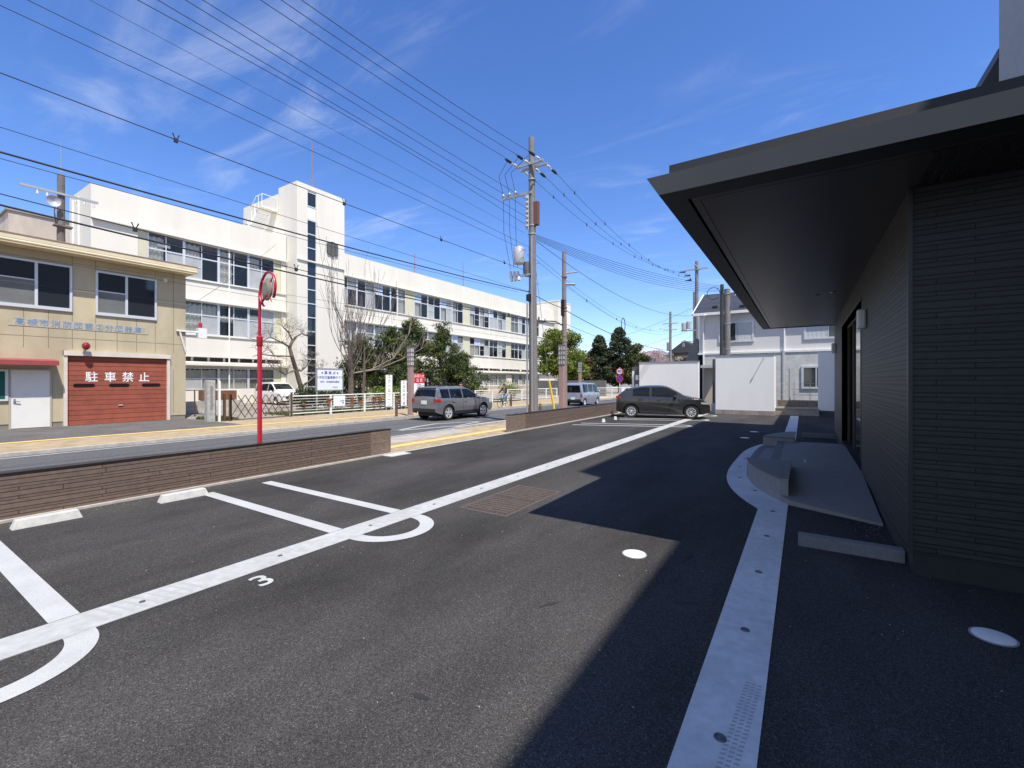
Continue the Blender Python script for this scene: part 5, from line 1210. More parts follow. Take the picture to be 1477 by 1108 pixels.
for x in (-.45,.58):
    m=MB(); m.tube([(x+.33*math.cos(2*math.pi*i/28),0,.34+.33*math.sin(2*math.pi*i/28)) for i in range(29)],.02,6); w_=m.build('wheel',M_tyre,t,world=False); m=MB()
    for i in range(12): a=math.pi*i/6; m.tube([(x,0,.34),(x+.32*math.cos(a),0,.34+.32*math.sin(a))],.004,4)
    m.build('spokes',M_steel,w_,world=False)
m=MB(); m.ball((-.19,0,.86),(.14,.09,.045)); m.build('saddle',M_black,t,world=False,smooth=True)
m=MB(); m.tube([(.42,-.28,1.04),(.44,-.1,1.0),(.41,0,.97),(.44,.1,1.0),(.42,.28,1.04)],.014,6); m.build('handlebar',M_steel,t,world=False)
m=MB(); 
for z in (.70,.78,.86,.94): m.tube([(.50,-.16,z),(.82,-.17,z),(.82,.17,z),(.50,.16,z),(.50,-.16,z)],.008,4)
for y in (-.15,-.05,.05,.15): m.tube([(.82,y,.70),(.82,y,.95)],.006,4); m.tube([(.52,y,.70),(.82,y,.70)],.006,4)
m.build('basket',M_steel,t,world=False)
m=MB(); m.tube([(-.05,.06,.30),(.10,.12,.36)],.014,5); m.tube([(-.05,-.06,.30),(.0,-.12,.16)],.014,5); m.build('crank',M_steel,t,world=False)
std=dict(pelvis=(0,0,.92),waist=(0,0,1.08),chest=(0,0,1.28),neck=(.01,0,1.44),head=(.03,0,1.55),crown=(.02,0,1.64),shL=(0,.17,1.38),elL=(-.04,.21,1.12),wrL=(.06,.22,.90),haL=(.09,.22,.83),shR=(0,-.17,1.38),elR=(.02,-.21,1.12),wrR=(.14,-.22,.92),haR=(.18,-.22,.86),
   hiL=(0,.09,.88),knL=(.12,.10,.48),anL=(.06,.10,.08),toL=(.20,.10,.04),hiR=(0,-.09,.88),knR=(.02,-.10,.48),anR=(-.18,-.10,.10),toR=(-.06,-.10,.04),face=Vector((1,0,0)))
person('person in dark red jacket walking behind the grey SUV, only the head showing',(-17.0,20.6,0),R(-90),std,mat('jacket_red',(.25,.03,.035),.8),M_jean,M_shoe,.95)

# ------------------------------------------------------------------ trees and shrubs
def leaves(m,rng,c,r,n,s,flat=.0,shell=.55,asp=.6):
    cx,cy,cz=c; rx,ry,rz=r if isinstance(r,(tuple,list)) else (r,r,r)
    for _ in range(n):
        d=Vector((rng.gauss(0,1),rng.gauss(0,1),rng.gauss(0,1))); 
        if d.length<1e-4: continue
        d.normalize(); q=rng.random()**shell
        p=Vector((cx+d.x*rx*q,cy+d.y*ry*q,cz+d.z*rz*q))
        nrm=(d+Vector((rng.gauss(0,.8),rng.gauss(0,.8),rng.gauss(0,.8)))).normalized()
        a=nrm.cross(Vector((rng.gauss(0,1),rng.gauss(0,1),rng.gauss(0,1)))).normalized()*s*(.6+.8*rng.random()); b=nrm.cross(a)*asp
        m.quad(p-a,p+b*.9,p+a,p-b*.9)
def branchtree(m,rng,p,d,L,r,depth,spread=.5,up=.15,shr=.72,kids=(2,3),tips=None,seg=4,crook=.12,minr=.006):
    pts=[p]; rs=[r]; q=Vector(p); dd=Vector(d).normalized()
    for i in range(seg):
        dd=(dd+Vector((rng.gauss(0,crook),rng.gauss(0,crook),rng.gauss(0,crook)+up*.3))).normalized()
        q=q+dd*L/seg; pts.append(q.copy()); rs.append(max(minr,r*(1-.45*(i+1)/seg)))
    m.tube(pts,rs,6 if r>.05 else (4 if r>.02 else 3),cap=False)
    if depth<=0:
        if tips is not None: tips.append(q.copy())
        return
    for k in range(rng.randint(*kids)+ (1 if depth>2 else 0)):
        i=rng.randint(max(1,seg-3),seg); b=pts[i]
        ax=Vector((rng.gauss(0,1),rng.gauss(0,1),rng.gauss(0,.5)+up)).normalized()
        nd=(dd*(1-spread)+ax*spread).normalized()
        branchtree(m,rng,b,nd,L*shr*(.75+.5*rng.random()),max(minr,rs[i]*.68),depth-1,spread,up,shr,kids,tips,seg,crook,minr)
    if tips is not None: tips.append(q.copy())
TG='trees in the school grounds'
# crooked pruned tree over the minivan
t=thing('bare_tree','small crooked pruned bare tree beside the white minivan','tree',(-26,16.1,0),0,TG)
q=random.Random(5); m=MB(); K=lambda px,py,dx=0:Vector((-26+dx,16.1+(px-435)*.0417,1.7+(549.5-py)*.0395))
tr=[K(436,592),K(434,560),K(426,532),K(417,512,.2),K(415,498,.1),K(421,488),K(430,480,-.2)]
m.tube(tr,[.17,.15,.13,.115,.10,.085,.06],8); m.build('trunk',M_bark,t)
m=MB()
for a,bs in ((tr[4],[K(400,492,.3),K(382,486,.5),K(366,496,.4)]),(tr[3],[K(398,512,-.3),K(384,510,-.6)]),(tr[2],[K(405,540,.3),K(392,534,.7),K(381,532,.9)]),(tr[5],[K(412,476,.2),K(400,470,.5)]),(tr[6],[K(440,474,-.3),K(452,478,-.4)]),(tr[2],[K(440,534,-.4),K(458,524,-.9),K(466,512,-.9)]),(tr[1],[K(448,545,.3),K(460,534,.5)])):
    pts=[a]+bs; m.tube(pts,[.055,.045,.035,.025][:len(pts)],6)
    for b in bs[0:]:
        for _ in range(5): branchtree(m,q,b,(q.gauss(0,.6),q.gauss(0,1),.5+q.random()),.55,.016,2,.55,.1,.7,(2,3),None,3,.28,.007)
m.build('branches',M_twig,t,recalc=False)
# large upright bare tree
t=thing('bare_tree','large leafless tree with many upright shoots in front of the stair tower','tree',(-25,19,0),0,TG)
q=random.Random(11); m=MB(); base=Vector((-25,18.9,-.1))
m.tube([base,base+Vector((0,.05,1.6)),base+Vector((.05,-.05,3.0)),base+Vector((0,.0,4.4))],[.22,.18,.15,.11],9)
m.tube([base+Vector((.1,.9,0)),base+Vector((.15,1.0,2.2)),base+Vector((.1,1.05,4.2))],[.13,.10,.03],7); m.build('trunk',M_bark,t)
m=MB()
for k in range(32):
    h=1.9+2.9*q.random(); a=q.random()*6.283; s=.40+.75*q.random()
    st=base+Vector((.1*math.cos(a),.1*math.sin(a)+(.9 if k%4==0 else 0),h)); hi=3.0+3.6*q.random()
    dirv=Vector((math.cos(a)*s,math.sin(a)*s*1.1,1.05)).normalized()
    branchtree(m,q,st,dirv,hi*.55,.032,2,.30,.55,.72,(2,3),None,5,.07,.009)
for y,z,dx in ((4.6,5.2,.6),(5.6,4.2,.9),(4.9,3.6,.4)):
    pts=[base+Vector((0,.2,2.3)),base+Vector((dx*.4,y*.35,2.6)),base+Vector((dx*.8,y*.7,3.4)),base+Vector((dx,y,z))]; m.tube(pts,[.07,.055,.04,.02],6)
    for p in pts[1:]:
        for _ in range(3): branchtree(m,q,p,(q.gauss(0,.4),.7,.8),1.1,.02,1,.35,.3,.7,(2,3),None,4,.1,.008)
m.build('branches',M_twig,t,recalc=False)
# dark garden pines
M_pine=leafmat('pine_needles',(.058,.082,.024),.65,.2); M_pine2=leafmat('pine_needles_light',(.115,.135,.035),.5,.25)
def pine(x,y,h,w,seed,label,n=9,base=.9):
    t=thing('pine_tree',label,'tree',(x,y,0),0,TG); q=random.Random(seed)
    m=MB(); pts=[Vector((x,y,-.1))]
    for i in range(1,6): pts.append(Vector((x+q.gauss(0,.18),y+q.gauss(0,.18),h*.93*i/5)))
    m.tube(pts,[.17,.15,.12,.09,.06,.03],7)
    C=[]
    for i in range(n*6):
        f=i/(n*6-1); z=base+(h-base)*f; rad=w*(1-f)**.75*(.55+.6*q.random()); a=q.random()*6.283
        c=Vector((x+rad*math.cos(a),y+rad*math.sin(a),z+q.gauss(0,.12))); C.append((c,f)); k=min(5,int(z/h*5)); m.tube([pts[k],c],[.035,.012],4,cap=False)
    m.build('trunk',M_bark,t,recalc=False)
    m=MB(); m2=MB()
    for c,f in C:
        for _ in range(3):
            o=Vector((q.gauss(0,.30),q.gauss(0,.30),q.gauss(0,.16)))
            leaves(m if q.random()<.72 else m2,q,tuple(c+o),(.50,.50,.30),75,.105,asp=.36)
        if q.random()<.5: 
            for k in range(3): leaves(m2,q,tuple(c+Vector((q.gauss(0,.2),q.gauss(0,.2),.28+.12*k))),(.10,.10,.16),14,.08,asp=.25)
    leaves(m2,q,(x,y,h-.05),(.14,.14,.5),70,.085,asp=.25)
    m.build('needles',M_pine,t,recalc=False); m2.build('young_needles',M_pine2,t,recalc=False)
pine(-26,23.3,5.2,2.3,21,'dark pine just right of the large leafless tree',9,.7)
pine(-26.5,26.0,6.4,2.5,22,'tallest dark pine behind the red-headed sign',10,.7)
pine(-25.5,28.4,5.9,2.1,23,'dark pine with a pointed top behind the pink lamp post',9,.8)
pine(-25.0,30.4,3.9,2.0,24,'low dark pine right of the pink lamp post',7,.8)
pine(-27.0,21.2,4.6,2.2,25,'dark pine half hidden behind the leafless tree',8,.5)
# shrubs
def shrub(name,label,blobs,mt,n,s,seed,cat='shrub'):
    t=thing(name,label,cat,(*blobs[0][0][:2],0),0,'shrubs in the school grounds'); q=random.Random(seed); m=MB(); st=MB()
    for c,r in blobs:
        leaves(m,q,c,r,n,s,shell=.4)
        for k in range(6): st.tube([(c[0]+q.gauss(0,.1),c[1]+q.gauss(0,.1),-.05),(c[0]+q.gauss(0,.3)*r[0],c[1]+q.gauss(0,.4)*r[1],c[2]+.3*r[2])],.015,4,cap=False)
    m.build('foliage',mt,t,recalc=False); st.build('stems',M_bark,t,recalc=False); return t
M_lime=leafmat('leaf_lime',(.16,.22,.035),.45,.35); M_dkl=leafmat('leaf_dark',(.035,.050,.018),.6,.2); M_mid=leafmat('leaf_mid',(.155,.20,.035),.6,.35)
shrub('green_hedge','bright lime green clipped hedge behind the fence left of the pines',[((-23.5,y,.85),(.7,.85,.55)) for y in (19.9,20.8,21.8,22.7)],M_lime,900,.055,31)
shrub('dark_hedge','dark low hedge under the school notice board',[((-23.6,y,.72),(.6,.8,.55)) for y in (14.6,15.4,16.2,17.0)],M_dkl,650,.06,32)
shrub('dark_shrub','dark shrub at the foot of the crooked bare tree',[((-25.2,15.9,.85),(.7,.7,.75)),((-25.3,16.6,.7),(.6,.6,.6))],M_dkl,800,.06,33)
shrub('yellow_shrub','yellowish green shrub by the fence right of the cyclist',[((-24.5,36.6,1.0),(.8,.9,.8)),((-24.5,38,.8),(.8,.9,.6))],M_lime,600,.07,34)
shrub('low_shrub','low green shrub strip along the fence under the pines',[((-22.8,y,.4),(.6,.8,.35)) for y in (23.5,24.6,25.8,27.2)],M_dkl,420,.06,35)
def crown(name,label,x,y,h,rad,mt,seed,n=26,lf=170,s=.17,z0=.45,flat=1.0,lean=0,trunk_r=.22):
    t=thing(name,label,'tree',(x,y,0),0,'trees beyond the street bend'); q=random.Random(seed); m=MB()
    top=Vector((x+lean,y,h*.55)); m.tube([(x,y,-.2),(x+lean*.4,y,h*.25),top],[trunk_r,trunk_r*.75,trunk_r*.5],8)
    L=MB(); cz=h*(z0+1)/2; rz=h*(1-z0)/2
    for i in range(n):
        d=Vector((q.gauss(0,1),q.gauss(0,1),q.gauss(0,1))).normalized(); f=.45+.5*q.random()
        c=Vector((x+lean+d.x*rad*f,y+d.y*rad*f,cz+d.z*rz*f*flat)); m.tube([top-Vector((0,0,q.random()*h*.2)),c],[trunk_r*.25,.03],4,cap=False)
        r=rad*(.22+.22*q.random()); leaves(L,q,tuple(c),(r,r,r*.75),lf,s,shell=.45)
    m.build('trunk',M_bark,t,recalc=False); L.build('crown',mt,t,recalc=False)
crown('round_tree','rounded bright green tree behind the second pole',-27.4,55,9.3,3.7,M_mid,41,46,330,.19,.12)
crown('brown_tree','brownish green bushy tree behind the silver van',-26.8,60,5.8,3.0,leafmat('leaf_brown',(.10,.085,.035),.5,.3),42,34,240,.18,.05)
def conifer(x,y,h,w,seed,label,mt):
    t=thing('conifer_tree',label,'tree',(x,y,0),0,'trees beyond the street bend'); q=random.Random(seed); m=MB(); m.tube([(x,y,-.2),(x,y,h*.95)],[.22,.03],7)
    L=MB()
    for i in range(150):
        f=q.random()**.9; z=1.2+(h-1.2)*f; r=w*(1-f)**.65*(.5+.55*q.random()); a=q.random()*6.283; c=Vector((x+r*math.cos(a),y+r*math.sin(a),z)); m.tube([(x,y,z-.2),c],[.04,.015],3,cap=False)
        leaves(L,q,tuple(c),(.62,.62,.55),95,.19,asp=.45)
    leaves(L,q,(x,y,h-.3),(.25,.25,.7),80,.13,asp=.4)
    m.build('trunk',M_bark,t,recalc=False); L.build('crown',mt,t,recalc=False)
M_con=leafmat('conifer_dark',(.042,.056,.026),.6,.15)
conifer(-24.6,61,7.9,2.5,51,'dark conifer, left one of the pair above the road sign',M_con)
conifer(-22.0,62,9.0,3.0,52,'taller dark conifer directly above the road sign',M_con)
crown('leaning_tree','olive green tree with bare leaning trunk right of the conifers',-19.9,61,6.6,2.3,leafmat('leaf_olive',(.07,.085,.028),.6,.25),53,30,220,.17,.25,lean=.5,trunk_r=.16)
crown('cherry_tree','pale pink blossoming cherry tree above the far white wall',-22.0,78,7.2,3.0,leafmat('cherry_blossom',(.60,.44,.44),.3,.4),54,24,120,.14,.4)
crown('cherry_tree','smaller pale blossoming tree right of the pink cherry',-18.6,80,6.4,2.0,leafmat('cherry_pale',(.55,.47,.42),.3,.4),55,18,90,.13,.4)
m=MB(); m.box(-28,-18.5,47.6,47.9,-.2,1.75); tag(m.build('garden_wall',mat('wall_dark_grey',(.13,.13,.13),.9,var=.2)),'dark grey garden wall below the rounded green tree','wall')

# ground cover inside the fence
q=random.Random(77); m=MB()
for i in range(15000):
    x=-20.75-2.6*q.random(); y=12.3+22*q.random(); h_=.05+.12*q.random(); a=q.random()*6.283; d=Vector((math.cos(a),math.sin(a),0))*.03
    b=Vector((x,y,-.01)); tip=b+Vector((q.gauss(0,.04),q.gauss(0,.04),h_)); m.add([b-d,b+d,tip],[(0,1,2)])
o=m.build('grass',leafmat('grass_blades',(.12,.13,.045),.55,.3),None,recalc=False); tag(o,'short patchy green grass along the inside of the school fence','grass',None,'stuff')
m=MB()
for i in range(2500):
    x=-22.6+1.9*q.random(); y=9.0+.9*q.random(); h_=.05+.12*q.random(); a=q.random()*6.283; d=Vector((math.cos(a),math.sin(a),0))*.03
    b=Vector((x,y,-.01)); m.add([b-d,b+d,b+Vector((q.gauss(0,.04),q.gauss(0,.04),h_))],[(0,1,2)])
o=m.build('weeds',bpy.data.materials['grass_blades'],None,recalc=False); tag(o,'weeds growing beside the garage corner and stone gate post','weeds',None,'stuff')

# ------------------------------------------------------------------ white walls, house and background on the right
M_wwall=mat('white_render',(.86,.85,.82),.85,var=.03,vscale=2,bump=.15,bscale=40,stretch=(1,1,.3))
M_base=bricks('base_blocks',(.36,.31,.28),(.22,.2,.18),'X',.40,.22,.012,.15); M_blk=bricks('brown_blocks',(.26,.215,.175),(.15,.13,.11),'X',.40,.19,.012,.2)
t=thing('white_wall','white rendered wall with a slanting bracket shadow, beside the low block steps','wall',(-2.4,25.2,0))
m=MB(); m.box(-3.78,-1.16,25.10,25.34,.225,2.98); m.box(-1.40,-1.161,25.341,26.5,.225,2.98); m.build('panel',M_wwall,t)
m=MB(); m.box(-3.80,-1.14,25.08,25.35,-.1,.222); m.box(-1.42,-1.15,25.351,26.5,-.1,.222); m.build('base_course',M_base,t)
m=MB(); m.box(-3.80,-1.14,25.07,25.36,2.981,3.01); m.box(-1.42,-1.14,25.361,26.5,2.981,3.01); m.build('coping',mat('coping_grey',(.30,.31,.32),.6),t)
m=MB(); m.tube([(-1.62,25.1,2.80),(-1.60,24.86,2.80)],.016,6); m.box(-1.625,-1.575,24.80,24.86,2.78,2.82); m.build('lamp_bracket',M_steel,t)
t=thing('white_wall','shaded bluish white wall in the gap left of the dark clinic','wall',(.9,26.3,0))
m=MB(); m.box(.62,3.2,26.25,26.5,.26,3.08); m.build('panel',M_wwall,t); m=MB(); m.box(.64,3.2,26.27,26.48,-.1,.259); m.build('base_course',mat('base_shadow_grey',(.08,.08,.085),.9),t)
t=thing('white_wall','large plain white wall behind the parked hatchback','wall',(-6.5,26.6,0))
m=MB(); m.box(-8.18,-4.86,26.5,26.75,-.1,2.78); m.build('panel',M_wwall,t); m=MB(); m.box(-8.22,-4.84,26.47,26.78,2.781,2.82); m.build('coping',mat('coping_grey',(.3,.3,.3),.6),t)
t=thing('gate_pillar','dark pillar with white nameplates at the left end of the large white wall','pillar',(-8.6,26.9,0))
m=MB(); m.box(-8.72,-8.26,26.8,27.1,-.1,2.55); m.build('pillar',mat('pillar_dark',(.10,.10,.105),.7),t)
m=MB(); m.box(-8.70,-8.58,26.77,26.799,1.0,2.3); m.build('nameplate',M_wht,t); m=MB(); m.box(-8.5,-8.32,26.78,26.799,1.75,2.05); m.box(-8.5,-8.34,26.78,26.799,1.2,1.5); m.build('small_plate',M_board,t)
t=thing('block_steps','two low tiers of brown blocks between the white walls','block wall',(-.3,26.6,0))
m=MB(); m.box(-1.16,.66,26.0,26.4,-.05,.33); m.build('front_tier',mat('tier_concrete',(.34,.30,.26),.9,var=.2,vscale=5),t)
m=MB(); m.box(-1.15,.62,26.401,28.0,-.05,.34); m.box(-1.15,.70,28.0,28.2,-.05,.68); m.build('rear_tier',M_blk,t)
m=MB(); m.box(-1.16,.66,25.97,26.03,.331,.36); m.build('edge_stone',M_kerb,t)
# carport gap between the walls
t=thing('side_gate','beige side passage with small canopy and dark posts between the white walls','gate',(-4.3,28,0))
m=MB(); m.box(-4.83,-4.04,27.7,27.85,-.1,2.42); m.build('passage_wall',mat('beige_render',(.50,.43,.37),.9),t)
m=MB(); m.box(-4.84,-3.85,26.9,27.95,2.43,2.58); m.build('canopy',mat('canopy_grey',(.42,.43,.44),.6),t)
m=MB(); m.box(-4.02,-3.92,25.7,25.8,-.1,2.85); m.box(-3.90,-3.82,25.72,25.80,.45,2.85); m.build('post',mat('post_dark',(.05,.05,.055),.6),t)
m=MB(); m.box(-4.06,-3.80,25.55,25.80,-.1,.5); m.build('post_base',M_conc,t)
# house
M_hw=mat('house_siding',(.68,.67,.65),.8,var=.03,vscale=2); M_hw2=bricks('house_lower',(.62,.63,.60),(.52,.53,.50),'X',3,.18,.006,.04)
h=thing('white_house','two-storey pale house with dark blue slate roof behind the white walls','house',(0,31,0))
m=MB(); m.box(-5.65,9,31,38,3.42,5.95); m.build('upper_wall',M_hw,h)
m=MB(); m.box(-5.4,9,30.9,38,-.1,3.38); m.build('lower_wall',M_hw2,h)
m=MB(); m.box(-5.70,9.05,30.86,31.0,3.385,3.50); m.build('band_trim',M_wht,h)
m=MB(); A=[(-5.95,30.72,6.0),(9.3,30.72,6.0),(9.3,34.5,7.78),(-5.95,34.5,7.78),(-5.95,38.5,6.0),(9.3,38.5,6.0)]; B=[(x,y,z+.10) for x,y,z in A]
m.add(A+B,[(0,1,2,3),(3,2,5,4),(6,9,8,7),(9,10,11,8),(0,6,7,1),(4,5,11,10),(0,3,9,6),(3,4,10,9),(1,7,8,2),(2,8,11,5)])
def slate():
    return bricks('slate_roof',(.035,.045,.070),(.015,.02,.03),'X',.9,.20,.012,.35)
m.build('roof',slate(),h)
m=MB(); m.add([(-5.63,31,5.95),(-5.63,38,5.95),(-5.63,34.5,7.74)],[(0,1,2)]); m.build('gable',M_hw,h)
m=MB(); m.tube([(-6.0,30.68,5.98),(-6.0,34.5,7.84),(-6.0,38.5,5.98)],.07,6); m.build('barge_board',M_wht,h)
m=MB(); m.box(-5.95,9.3,30.62,30.74,5.88,6.05); m.box(-5.9,9.2,30.74,31.0,5.90,5.95); m.build('gutter',M_wht,h)
m=MB()
for i in range(9): x=-4.9+1.6*i; z=6.30 if i%2 else 6.42; m.box(x,x+.30,31.0+(.25 if i%2==0 else 0),31.12+(.25 if i%2==0 else 0),z,z+.12)
m.build('snow_stop',M_black,h)
def hwin(x0,x1,z0,z1,y=30.99,cur=None):
    m=MB(); w=.06; m.box(x0-.05,x1+.05,y-.05,y,z0-.05,z0+w); m.box(x0-.05,x1+.05,y-.05,y,z1-w,z1+.05); m.box(x0-.05,x0+w,y-.05,y,z0+w,z1-w); m.box(x1-w,x1+.05,y-.05,y,z0+w,z1-w); xm=(x0+x1)/2; m.box(xm-.03,xm+.03,y-.045,y,z0+w,z1-w)
    f=m.build('window',M_alu,h); m=MB(); m.box(x0+w,x1-w,y-.02,y-.01,z0+w,z1-w); m.build('pane',mat('house_pane',(.05,.06,.065),.05,spec=.7),f)
    if cur:
        m=MB(); a,b=cur; n=34
        for i in range(n):
            xa=a+(b-a)*i/n; xb=a+(b-a)*(i+1)/n; ya=y-.032+.003*math.sin(i*.9); yb=y-.032+.003*math.sin((i+1)*.9); m.quad((xa,ya,z0+w),(xb,yb,z0+w),(xb,yb,z1-w),(xa,ya,z1-w))
        m.build('curtain',mat('curtain_house',(.55,.58,.60),.9),f,recalc=False)
hwin(-4.42,-2.55,4.16,5.36,cur=(-3.42,-2.62)); hwin(.10,2.3,4.14,5.40,cur=(.16,1.15))
hwin(-.02,1.3,1.30,2.52,y=30.89)
m=MB(); m.tube([(-5.2,30.45,5.9),(-5.35,30.8,5.6),(-5.38,30.92,5.4),(-5.38,30.92,3.5)],.04,8); m.tube([(-.92,30.94,5.9),(-.92,30.94,.3)],.05,8); m.tube([(-5.35,30.8,3.4),(-5.35,30.8,0)],.05,8); m.build('downpipe',M_wht,h)
m=MB(); m.tube([(-.95,29.4,.3),(-.95,29.4,3.4)],.10,10); m.tube([(-.62,29.5,.3),(-.62,29.5,2.35)],.045,8); m.build('vent_pipe',mat('pipe_grey',(.36,.37,.37),.6),h)
t=thing('side_fence','thin dark rail fence in front of the small house window','fence',(.3,28.6,0))
m=MB(); m.tube([(-1.1,28.4,.95),(1.2,28.4,.95)],.012,5); m.tube([(-1.1,28.4,1.25),(1.2,28.4,1.25)],.012,5); m.tube([(-1.1,28.4,1.55),(1.2,28.4,1.55)],.012,5)
for x in (-.4,.32,1.0): m.tube([(x,28.4,.3),(x,28.4,1.7)],.016,5)
m.build('rails',M_steel,t)
t=thing('grey_shed','narrow grey slanted shed wall left of the white house','shed',(-6.6,33,0))
m=MB(); m.add([(-6.9,32,-.1),(-5.9,32,-.1),(-5.9,32,4.3),(-6.1,32,4.6),(-6.9,32,2.6),(-6.9,36,-.1),(-5.9,36,-.1),(-5.9,36,4.3),(-6.1,36,4.6),(-6.9,36,2.6)],[(0,1,2,3,4),(9,8,7,6,5),(0,5,6,1),(1,6,7,2),(2,7,8,3),(3,8,9,4),(4,9,5,0)]); m.build('wall',mat('shed_grey',(.20,.20,.21),.8),t)
# far buildings
t=thing('traditional_house','dark timbered house with tiled gable roof far behind the white wall','house',(-17,80,0))
m=MB(); m.box(-19.0,-14.4,80,86,0,6.6); m.build('wall',mat('far_white',(.45,.44,.42),.9),t)
m=MB(); m.add([(-19.6,79.4,6.5),(-13.9,79.4,6.5),(-16.8,79.4,8.6),(-19.6,87,6.5),(-13.9,87,6.5),(-16.8,87,8.6)],[(0,1,2),(5,4,3),(0,2,5,3),(1,4,5,2),(0,3,4,1)]); m.build('roof',mat('far_tile',(.045,.05,.055),.7),t)
m=MB(); m.box(-19.4,-14.1,79.5,79.95,6.05,6.35); m.box(-18.6,-14.8,79.9,79.99,6.9,7.0); m.box(-16.9,-16.7,79.9,79.99,6.6,8.2); m.box(-18.7,-14.7,79.9,79.99,4.4,5.6); m.build('timber',mat('far_timber',(.06,.05,.045),.8),t)
t=thing('flat_house','low beige flat-roofed building far behind the large white wall','building',(-22,92,0))
m=MB(); m.box(-24.5,-16.0,92,100,0,6.6); m.build('wall',mat('far_beige',(.50,.45,.37),.9),t); m=MB(); m.box(-24.8,-15.7,91.7,100.3,6.601,6.9); m.build('roof',mat('far_roof',(.20,.20,.20),.8),t)
t=thing('hip_roof_house','distant house with grey hipped roof behind the cherry trees','house',(-27,95,0))
m=MB(); m.box(-31,-23,95,103,0,6.6); m.build('wall',mat('far_beige2',(.48,.44,.40),.9),t)
m=MB(); m.add([(-31.8,94.2,6.5),(-22.2,94.2,6.5),(-22.2,104,6.5),(-31.8,104,6.5),(-28.5,99,8.3),(-25.5,99,8.3)],[(0,1,5,4),(1,2,5),(2,3,4,5),(3,0,4),(0,3,2,1)]); m.build('roof',mat('far_tile_grey',(.16,.17,.18),.7),t)
t=thing('apartment_block','pale distant apartment block far beyond the street bend','building',(-50,130,0))
m=MB(); m.box(-70,-34,130,142,0,9.5); m.build('wall',mat('far_pale',(.45,.44,.42),.9),t); m=MB()
for k in range(3):
    for i in range(12): m.box(-69+3*i,-67+3*i,129.9,129.99,1.2+3*k,2.7+3*k)
m.build('window',M_dkglass,t)
t=thing('tile_roof_house','brown roofed house far along the street behind the conifers','house',(-12,112,0))
m=MB(); m.box(-14,-4,112,120,0,5.6); m.build('wall',mat('far_cream',(.50,.46,.40),.9),t); m=MB(); m.add([(-14.6,111.3,5.5),(-3.4,111.3,5.5),(-3.4,120.6,5.5),(-14.6,120.6,5.5),(-14.6,116,7.6),(-3.4,116,7.6)],[(0,1,5,4),(2,3,4,5),(0,4,3),(1,2,5),(0,3,2,1)]); m.build('roof',mat('far_brown_tile',(.12,.08,.06),.8),t)
SUN_E=5.0; SKY_S=.15; SKY_SAT=1.2; SKY_HUE=.508; SKY_T=(.93,.97,1.12); CLOUD_LOC=(.35,.2,0); CLOUD_C=(5.8,6.0,6.2,1); CLOUD_A=.32; FILL_BANK=.55; EXPO=0.38

# ------------------------------------------------------------------ sun, sky, camera
SUN=Vector((.506,-.25,1)).normalized()
sd=bpy.data.lights.new('sun','SUN'); sd.energy=SUN_E; sd.angle=R(.53); sd.color=(1,.94,.86)
so=bpy.data.objects.new('sun',sd); COL.objects.link(so); so.rotation_euler=SUN.to_track_quat('Z','Y').to_euler()
w=bpy.data.worlds.new('World'); scene.world=w; w.use_nodes=True; T=w.node_tree; N=T.nodes; L=T.links
bg=N['Background']
sky=N.new('ShaderNodeTexSky'); sky.sky_type='NISHITA'; sky.sun_disc=False; sky.sun_elevation=math.asin(SUN.z); sky.sun_rotation=math.atan2(SUN.x,SUN.y)
sky.altitude=0; sky.air_density=1.0; sky.dust_density=.15; sky.ozone_density=2.5
bg.inputs['Strength'].default_value=SKY_S
tc=N.new('ShaderNodeTexCoord'); sp=N.new('ShaderNodeSeparateXYZ'); L.new(tc.outputs['Generated'],sp.inputs[0])
hs=N.new('ShaderNodeHueSaturation'); hs.inputs['Saturation'].default_value=SKY_SAT; hs.inputs['Hue'].default_value=SKY_HUE; L.new(sky.outputs[0],hs.inputs['Color'])
tn=N.new('ShaderNodeVectorMath'); tn.operation='MULTIPLY'; tn.inputs[1].default_value=SKY_T; L.new(hs.outputs[0],tn.inputs[0])
# thin cirrus, projected on a high flat layer
mz=N.new('ShaderNodeMath'); mz.operation='MAXIMUM'; mz.inputs[1].default_value=.08; L.new(sp.outputs['Z'],mz.inputs[0])
dx=N.new('ShaderNodeMath'); dx.operation='DIVIDE'; L.new(sp.outputs['X'],dx.inputs[0]); L.new(mz.outputs[0],dx.inputs[1])
dy=N.new('ShaderNodeMath'); dy.operation='DIVIDE'; L.new(sp.outputs['Y'],dy.inputs[0]); L.new(mz.outputs[0],dy.inputs[1])
cb=N.new('ShaderNodeCombineXYZ'); L.new(dx.outputs[0],cb.inputs[0]); L.new(dy.outputs[0],cb.inputs[1])
mp=N.new('ShaderNodeMapping'); mp.inputs['Rotation'].default_value=(0,0,R(28)); mp.inputs['Scale'].default_value=(1.0,2.3,1); mp.inputs['Location'].default_value=CLOUD_LOC; L.new(cb.outputs[0],mp.inputs['Vector'])
n1=N.new('ShaderNodeTexNoise'); n1.inputs['Scale'].default_value=1.15; n1.inputs['Detail'].default_value=9; n1.inputs['Roughness'].default_value=.62; n1.inputs['Distortion'].default_value=.9; L.new(mp.outputs[0],n1.inputs['Vector'])
n2=N.new('ShaderNodeTexNoise'); n2.inputs['Scale'].default_value=.55; n2.inputs['Detail'].default_value=3; L.new(mp.outputs[0],n2.inputs['Vector'])
r1=N.new('ShaderNodeMapRange'); r1.interpolation_type='SMOOTHSTEP'; r1.inputs['From Min'].default_value=.46; r1.inputs['From Max'].default_value=.82; L.new(n1.outputs['Fac'],r1.inputs['Value'])
r2=N.new('ShaderNodeMapRange'); r2.interpolation_type='SMOOTHSTEP'; r2.inputs['From Min'].default_value=.40; r2.inputs['From Max'].default_value=.66; L.new(n2.outputs['Fac'],r2.inputs['Value'])
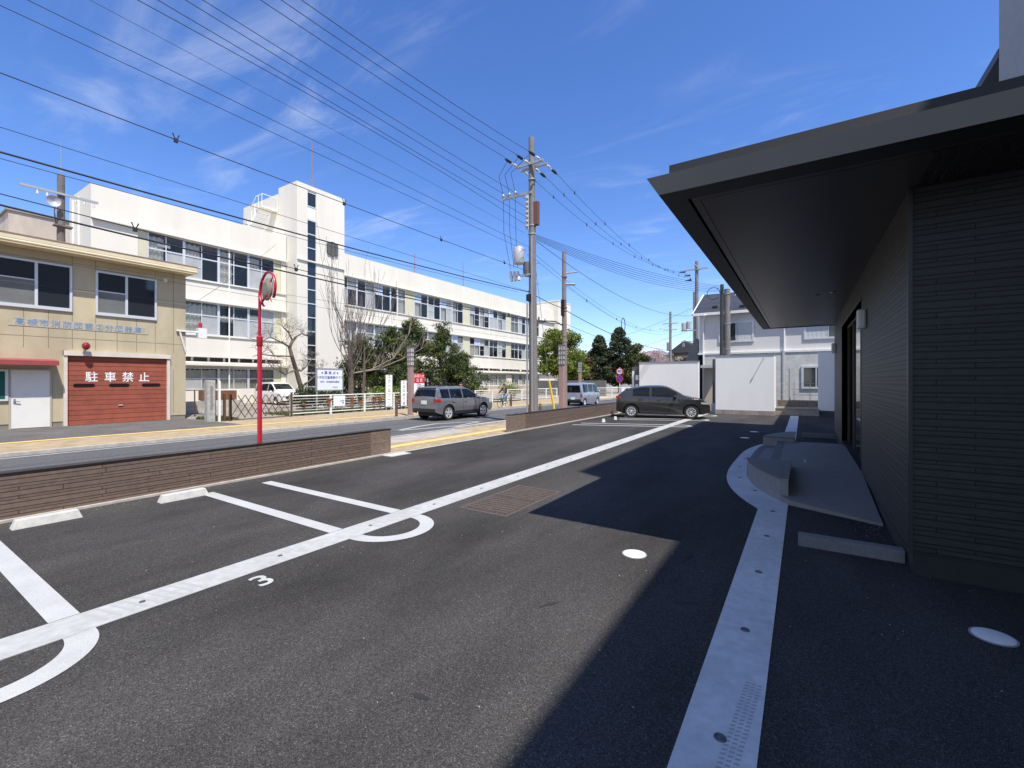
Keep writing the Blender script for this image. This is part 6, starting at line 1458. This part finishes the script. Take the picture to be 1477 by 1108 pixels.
mu=N.new('ShaderNodeMath'); mu.operation='MULTIPLY'; L.new(r1.outputs[0],mu.inputs[0]); L.new(r2.outputs[0],mu.inputs[1])
m2=N.new('ShaderNodeMath'); m2.operation='MULTIPLY'; m2.inputs[1].default_value=CLOUD_A; L.new(mu.outputs[0],m2.inputs[0])
# unseen broken cloud bank, added behind the camera to lift and whiten the shade
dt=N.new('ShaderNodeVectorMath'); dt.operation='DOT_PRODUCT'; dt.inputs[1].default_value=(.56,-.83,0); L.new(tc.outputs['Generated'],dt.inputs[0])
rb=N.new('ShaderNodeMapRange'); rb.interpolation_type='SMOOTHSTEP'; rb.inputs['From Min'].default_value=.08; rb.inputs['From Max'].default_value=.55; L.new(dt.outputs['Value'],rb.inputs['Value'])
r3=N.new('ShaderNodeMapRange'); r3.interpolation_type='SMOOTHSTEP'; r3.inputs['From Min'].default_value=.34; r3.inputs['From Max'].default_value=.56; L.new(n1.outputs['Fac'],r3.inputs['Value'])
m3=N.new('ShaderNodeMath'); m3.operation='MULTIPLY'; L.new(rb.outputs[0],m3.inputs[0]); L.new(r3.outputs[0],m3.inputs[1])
m4=N.new('ShaderNodeMath'); m4.operation='MULTIPLY'; m4.inputs[1].default_value=FILL_BANK; L.new(m3.outputs[0],m4.inputs[0])
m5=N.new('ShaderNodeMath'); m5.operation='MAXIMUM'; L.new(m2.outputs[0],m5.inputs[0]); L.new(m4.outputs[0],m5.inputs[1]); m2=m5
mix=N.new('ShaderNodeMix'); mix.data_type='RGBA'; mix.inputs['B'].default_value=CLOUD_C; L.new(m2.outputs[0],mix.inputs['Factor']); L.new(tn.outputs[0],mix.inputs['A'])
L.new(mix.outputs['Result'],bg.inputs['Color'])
cam=bpy.data.cameras.new('camera'); cam.sensor_width=36; cam.lens=645/1477*36; cam.shift_y=-4.5/1477; cam.clip_end=2000; cam.clip_start=.05
co=bpy.data.objects.new('camera',cam); COL.objects.link(co); co.location=(0,0,1.7); co.rotation_euler=(R(90),0,math.atan(419.5/645)); scene.camera=co
scene.view_settings.view_transform='Standard'; scene.view_settings.look='None'; scene.view_settings.gamma=1; scene.view_settings.exposure=EXPO
